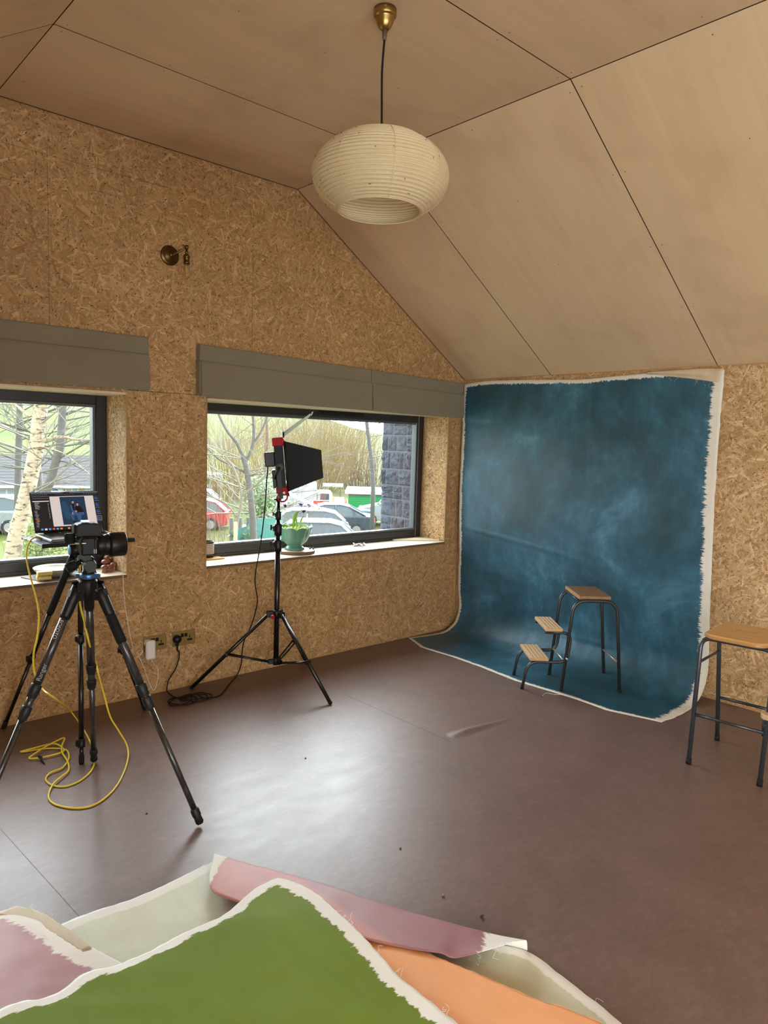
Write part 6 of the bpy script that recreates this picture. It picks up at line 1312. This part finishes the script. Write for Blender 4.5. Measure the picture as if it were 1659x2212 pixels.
q = random.Random(9); p = gp3(575, 11); root = thing('ivy_hedge', p, 'dark green ivy mass behind the panel light stand', 'hedge'); b = MB(); pts = [dp(x, y, 11 + q.uniform(-.3, .6)) for x in range(545, 602, 5) for y in range(1035, 1135, 7) if abs(x - 570) < 28 - (1135 - y) * .1 + q.uniform(-8, 8)]
leaves(b, pts, 2300, .03, q, .07); b.build('foliage', M['ivy'], root); b = MB(); c = dp(572, 1050, 11); b.tube([V((c.x, c.y, p.z)), c], [.09, .05], 10); b.build('trunk', M['bark'], root)
p = gp3(565, 10); root = thing('ivy_fence', p, 'low fence with teal netting and ivy behind the green bowl', 'fence'); b = MB(); a, c = dp(500, 1122, 10), dp(605, 1120, 10.5); fx = V((c.x - a.x, c.y - a.y, 0)); 
b.prism([(0, 0), (fx.length, 0), (fx.length, a.z - p.z), (fx.length * .35, a.z - p.z - .01), (fx.length * .3, a.z - p.z - .10), (0, a.z - p.z - .15)], V((a.x, a.y, p.z)), fx.normalized(), V((0, 0, 1)), .03); b.build('netting', plain('teal_netting', (.06, .20, .175), .7, var=.2), root)
b = MB(); pts = [V((a.x, a.y, 0)) + fx * q.random() - CF * q.uniform(.02, .12) + V((0, 0, p.z + (a.z - p.z) * q.random() * .9)) for k in range(200)]; leaves(b, pts, 1500, .026, q, .05); b.build('ivy', M['ivy'], root)
for k in range(7): c = V((a.x, a.y, p.z)) + fx * (k / 6); b = MB(); b.cyl(c, c + V((0, 0, a.z - p.z + .02)), .03, n=8); b.build('fence_post', M['bark'], root)
# the building's own rock-faced stone wing, right of the right window
def stone_mat():
    m = NT('rock_faced_stone'); v = m.coord(); n = m.noise(m.coord((9, 9, 9)), 1.4, 6, .7, .5); c = m.ramp(n, [(.3, (.075, .085, .115)), (.7, (.15, .165, .215))]); m.pbsdf(c, .9, 0, m.bump(n, 1.0, .05), spec=.2); return m.m
M['stone'] = stone_mat(); M['quoin'] = plain('smooth_grey_stone', (.12, .135, .175), .85, var=.1)
root = thing('wall_wing', V((.12, .8, -2)), None, None, kind='structure'); q = random.Random(8); b = MB(); b.bb((.02, .365, -2.0), (.6, .99, 2.6)); b.build('wall_core', M['quoin'], root)
z = -1.2; row = 0; b = MB()
while z < 2.5:
    h = q.choice((.10, .125, .16, .145)); y = .585
    while y < 1.0:
        w = q.choice((.09, .13, .18, .12)); y1 = min(1.0, y + w); 
        if 1.0 - y1 < .05: y1 = 1.0
        sp = (q.random() < .35 and h > .12); hs = [(z, z + h * .5), (z + h * .5, z + h)] if sp else [(z, z + h)]
        for z0, z1 in hs:
            dpth = q.uniform(.012, .030); sd = q.uniform(0, 90); y0_, y1_ = y + .004, y1 - .004; a0, a1 = z0 + .004, z1 - .004
            def face(u, v): e = min(u, 1 - u, v, 1 - v) * 5; k = min(1, e) ** .6; return V((.02 - dpth * k * (.7 + .8 * nz(u * 4 + sd, v * 4, sd) + .4 * nz(u * 9 + sd, v * 9, sd)), y0_ + (y1_ - y0_) * u, a0 + (a1 - a0) * v))
            b.grid(face, 12, 9, sm=False)
        y = y1
    z += h + .003
b.build('stone_face', M['stone'], root)
# overhead wires
for k, (y0_, y1_) in enumerate(((903, 922), (912, 930), (921, 935))):
    a, c = dp(640, y0_ - 18, 60), dp(900, y1_, 75); b = MB(); b.tube(smooth([a, a.lerp(c, .5) + V((0, 0, -.4)), c], 8), .02, 5); tag(b.build('overhead_wire', M['twig_p']), ('highest', 'middle', 'lowest')[k] + ' overhead wire crossing the hillside at the top of the right window', 'wire')
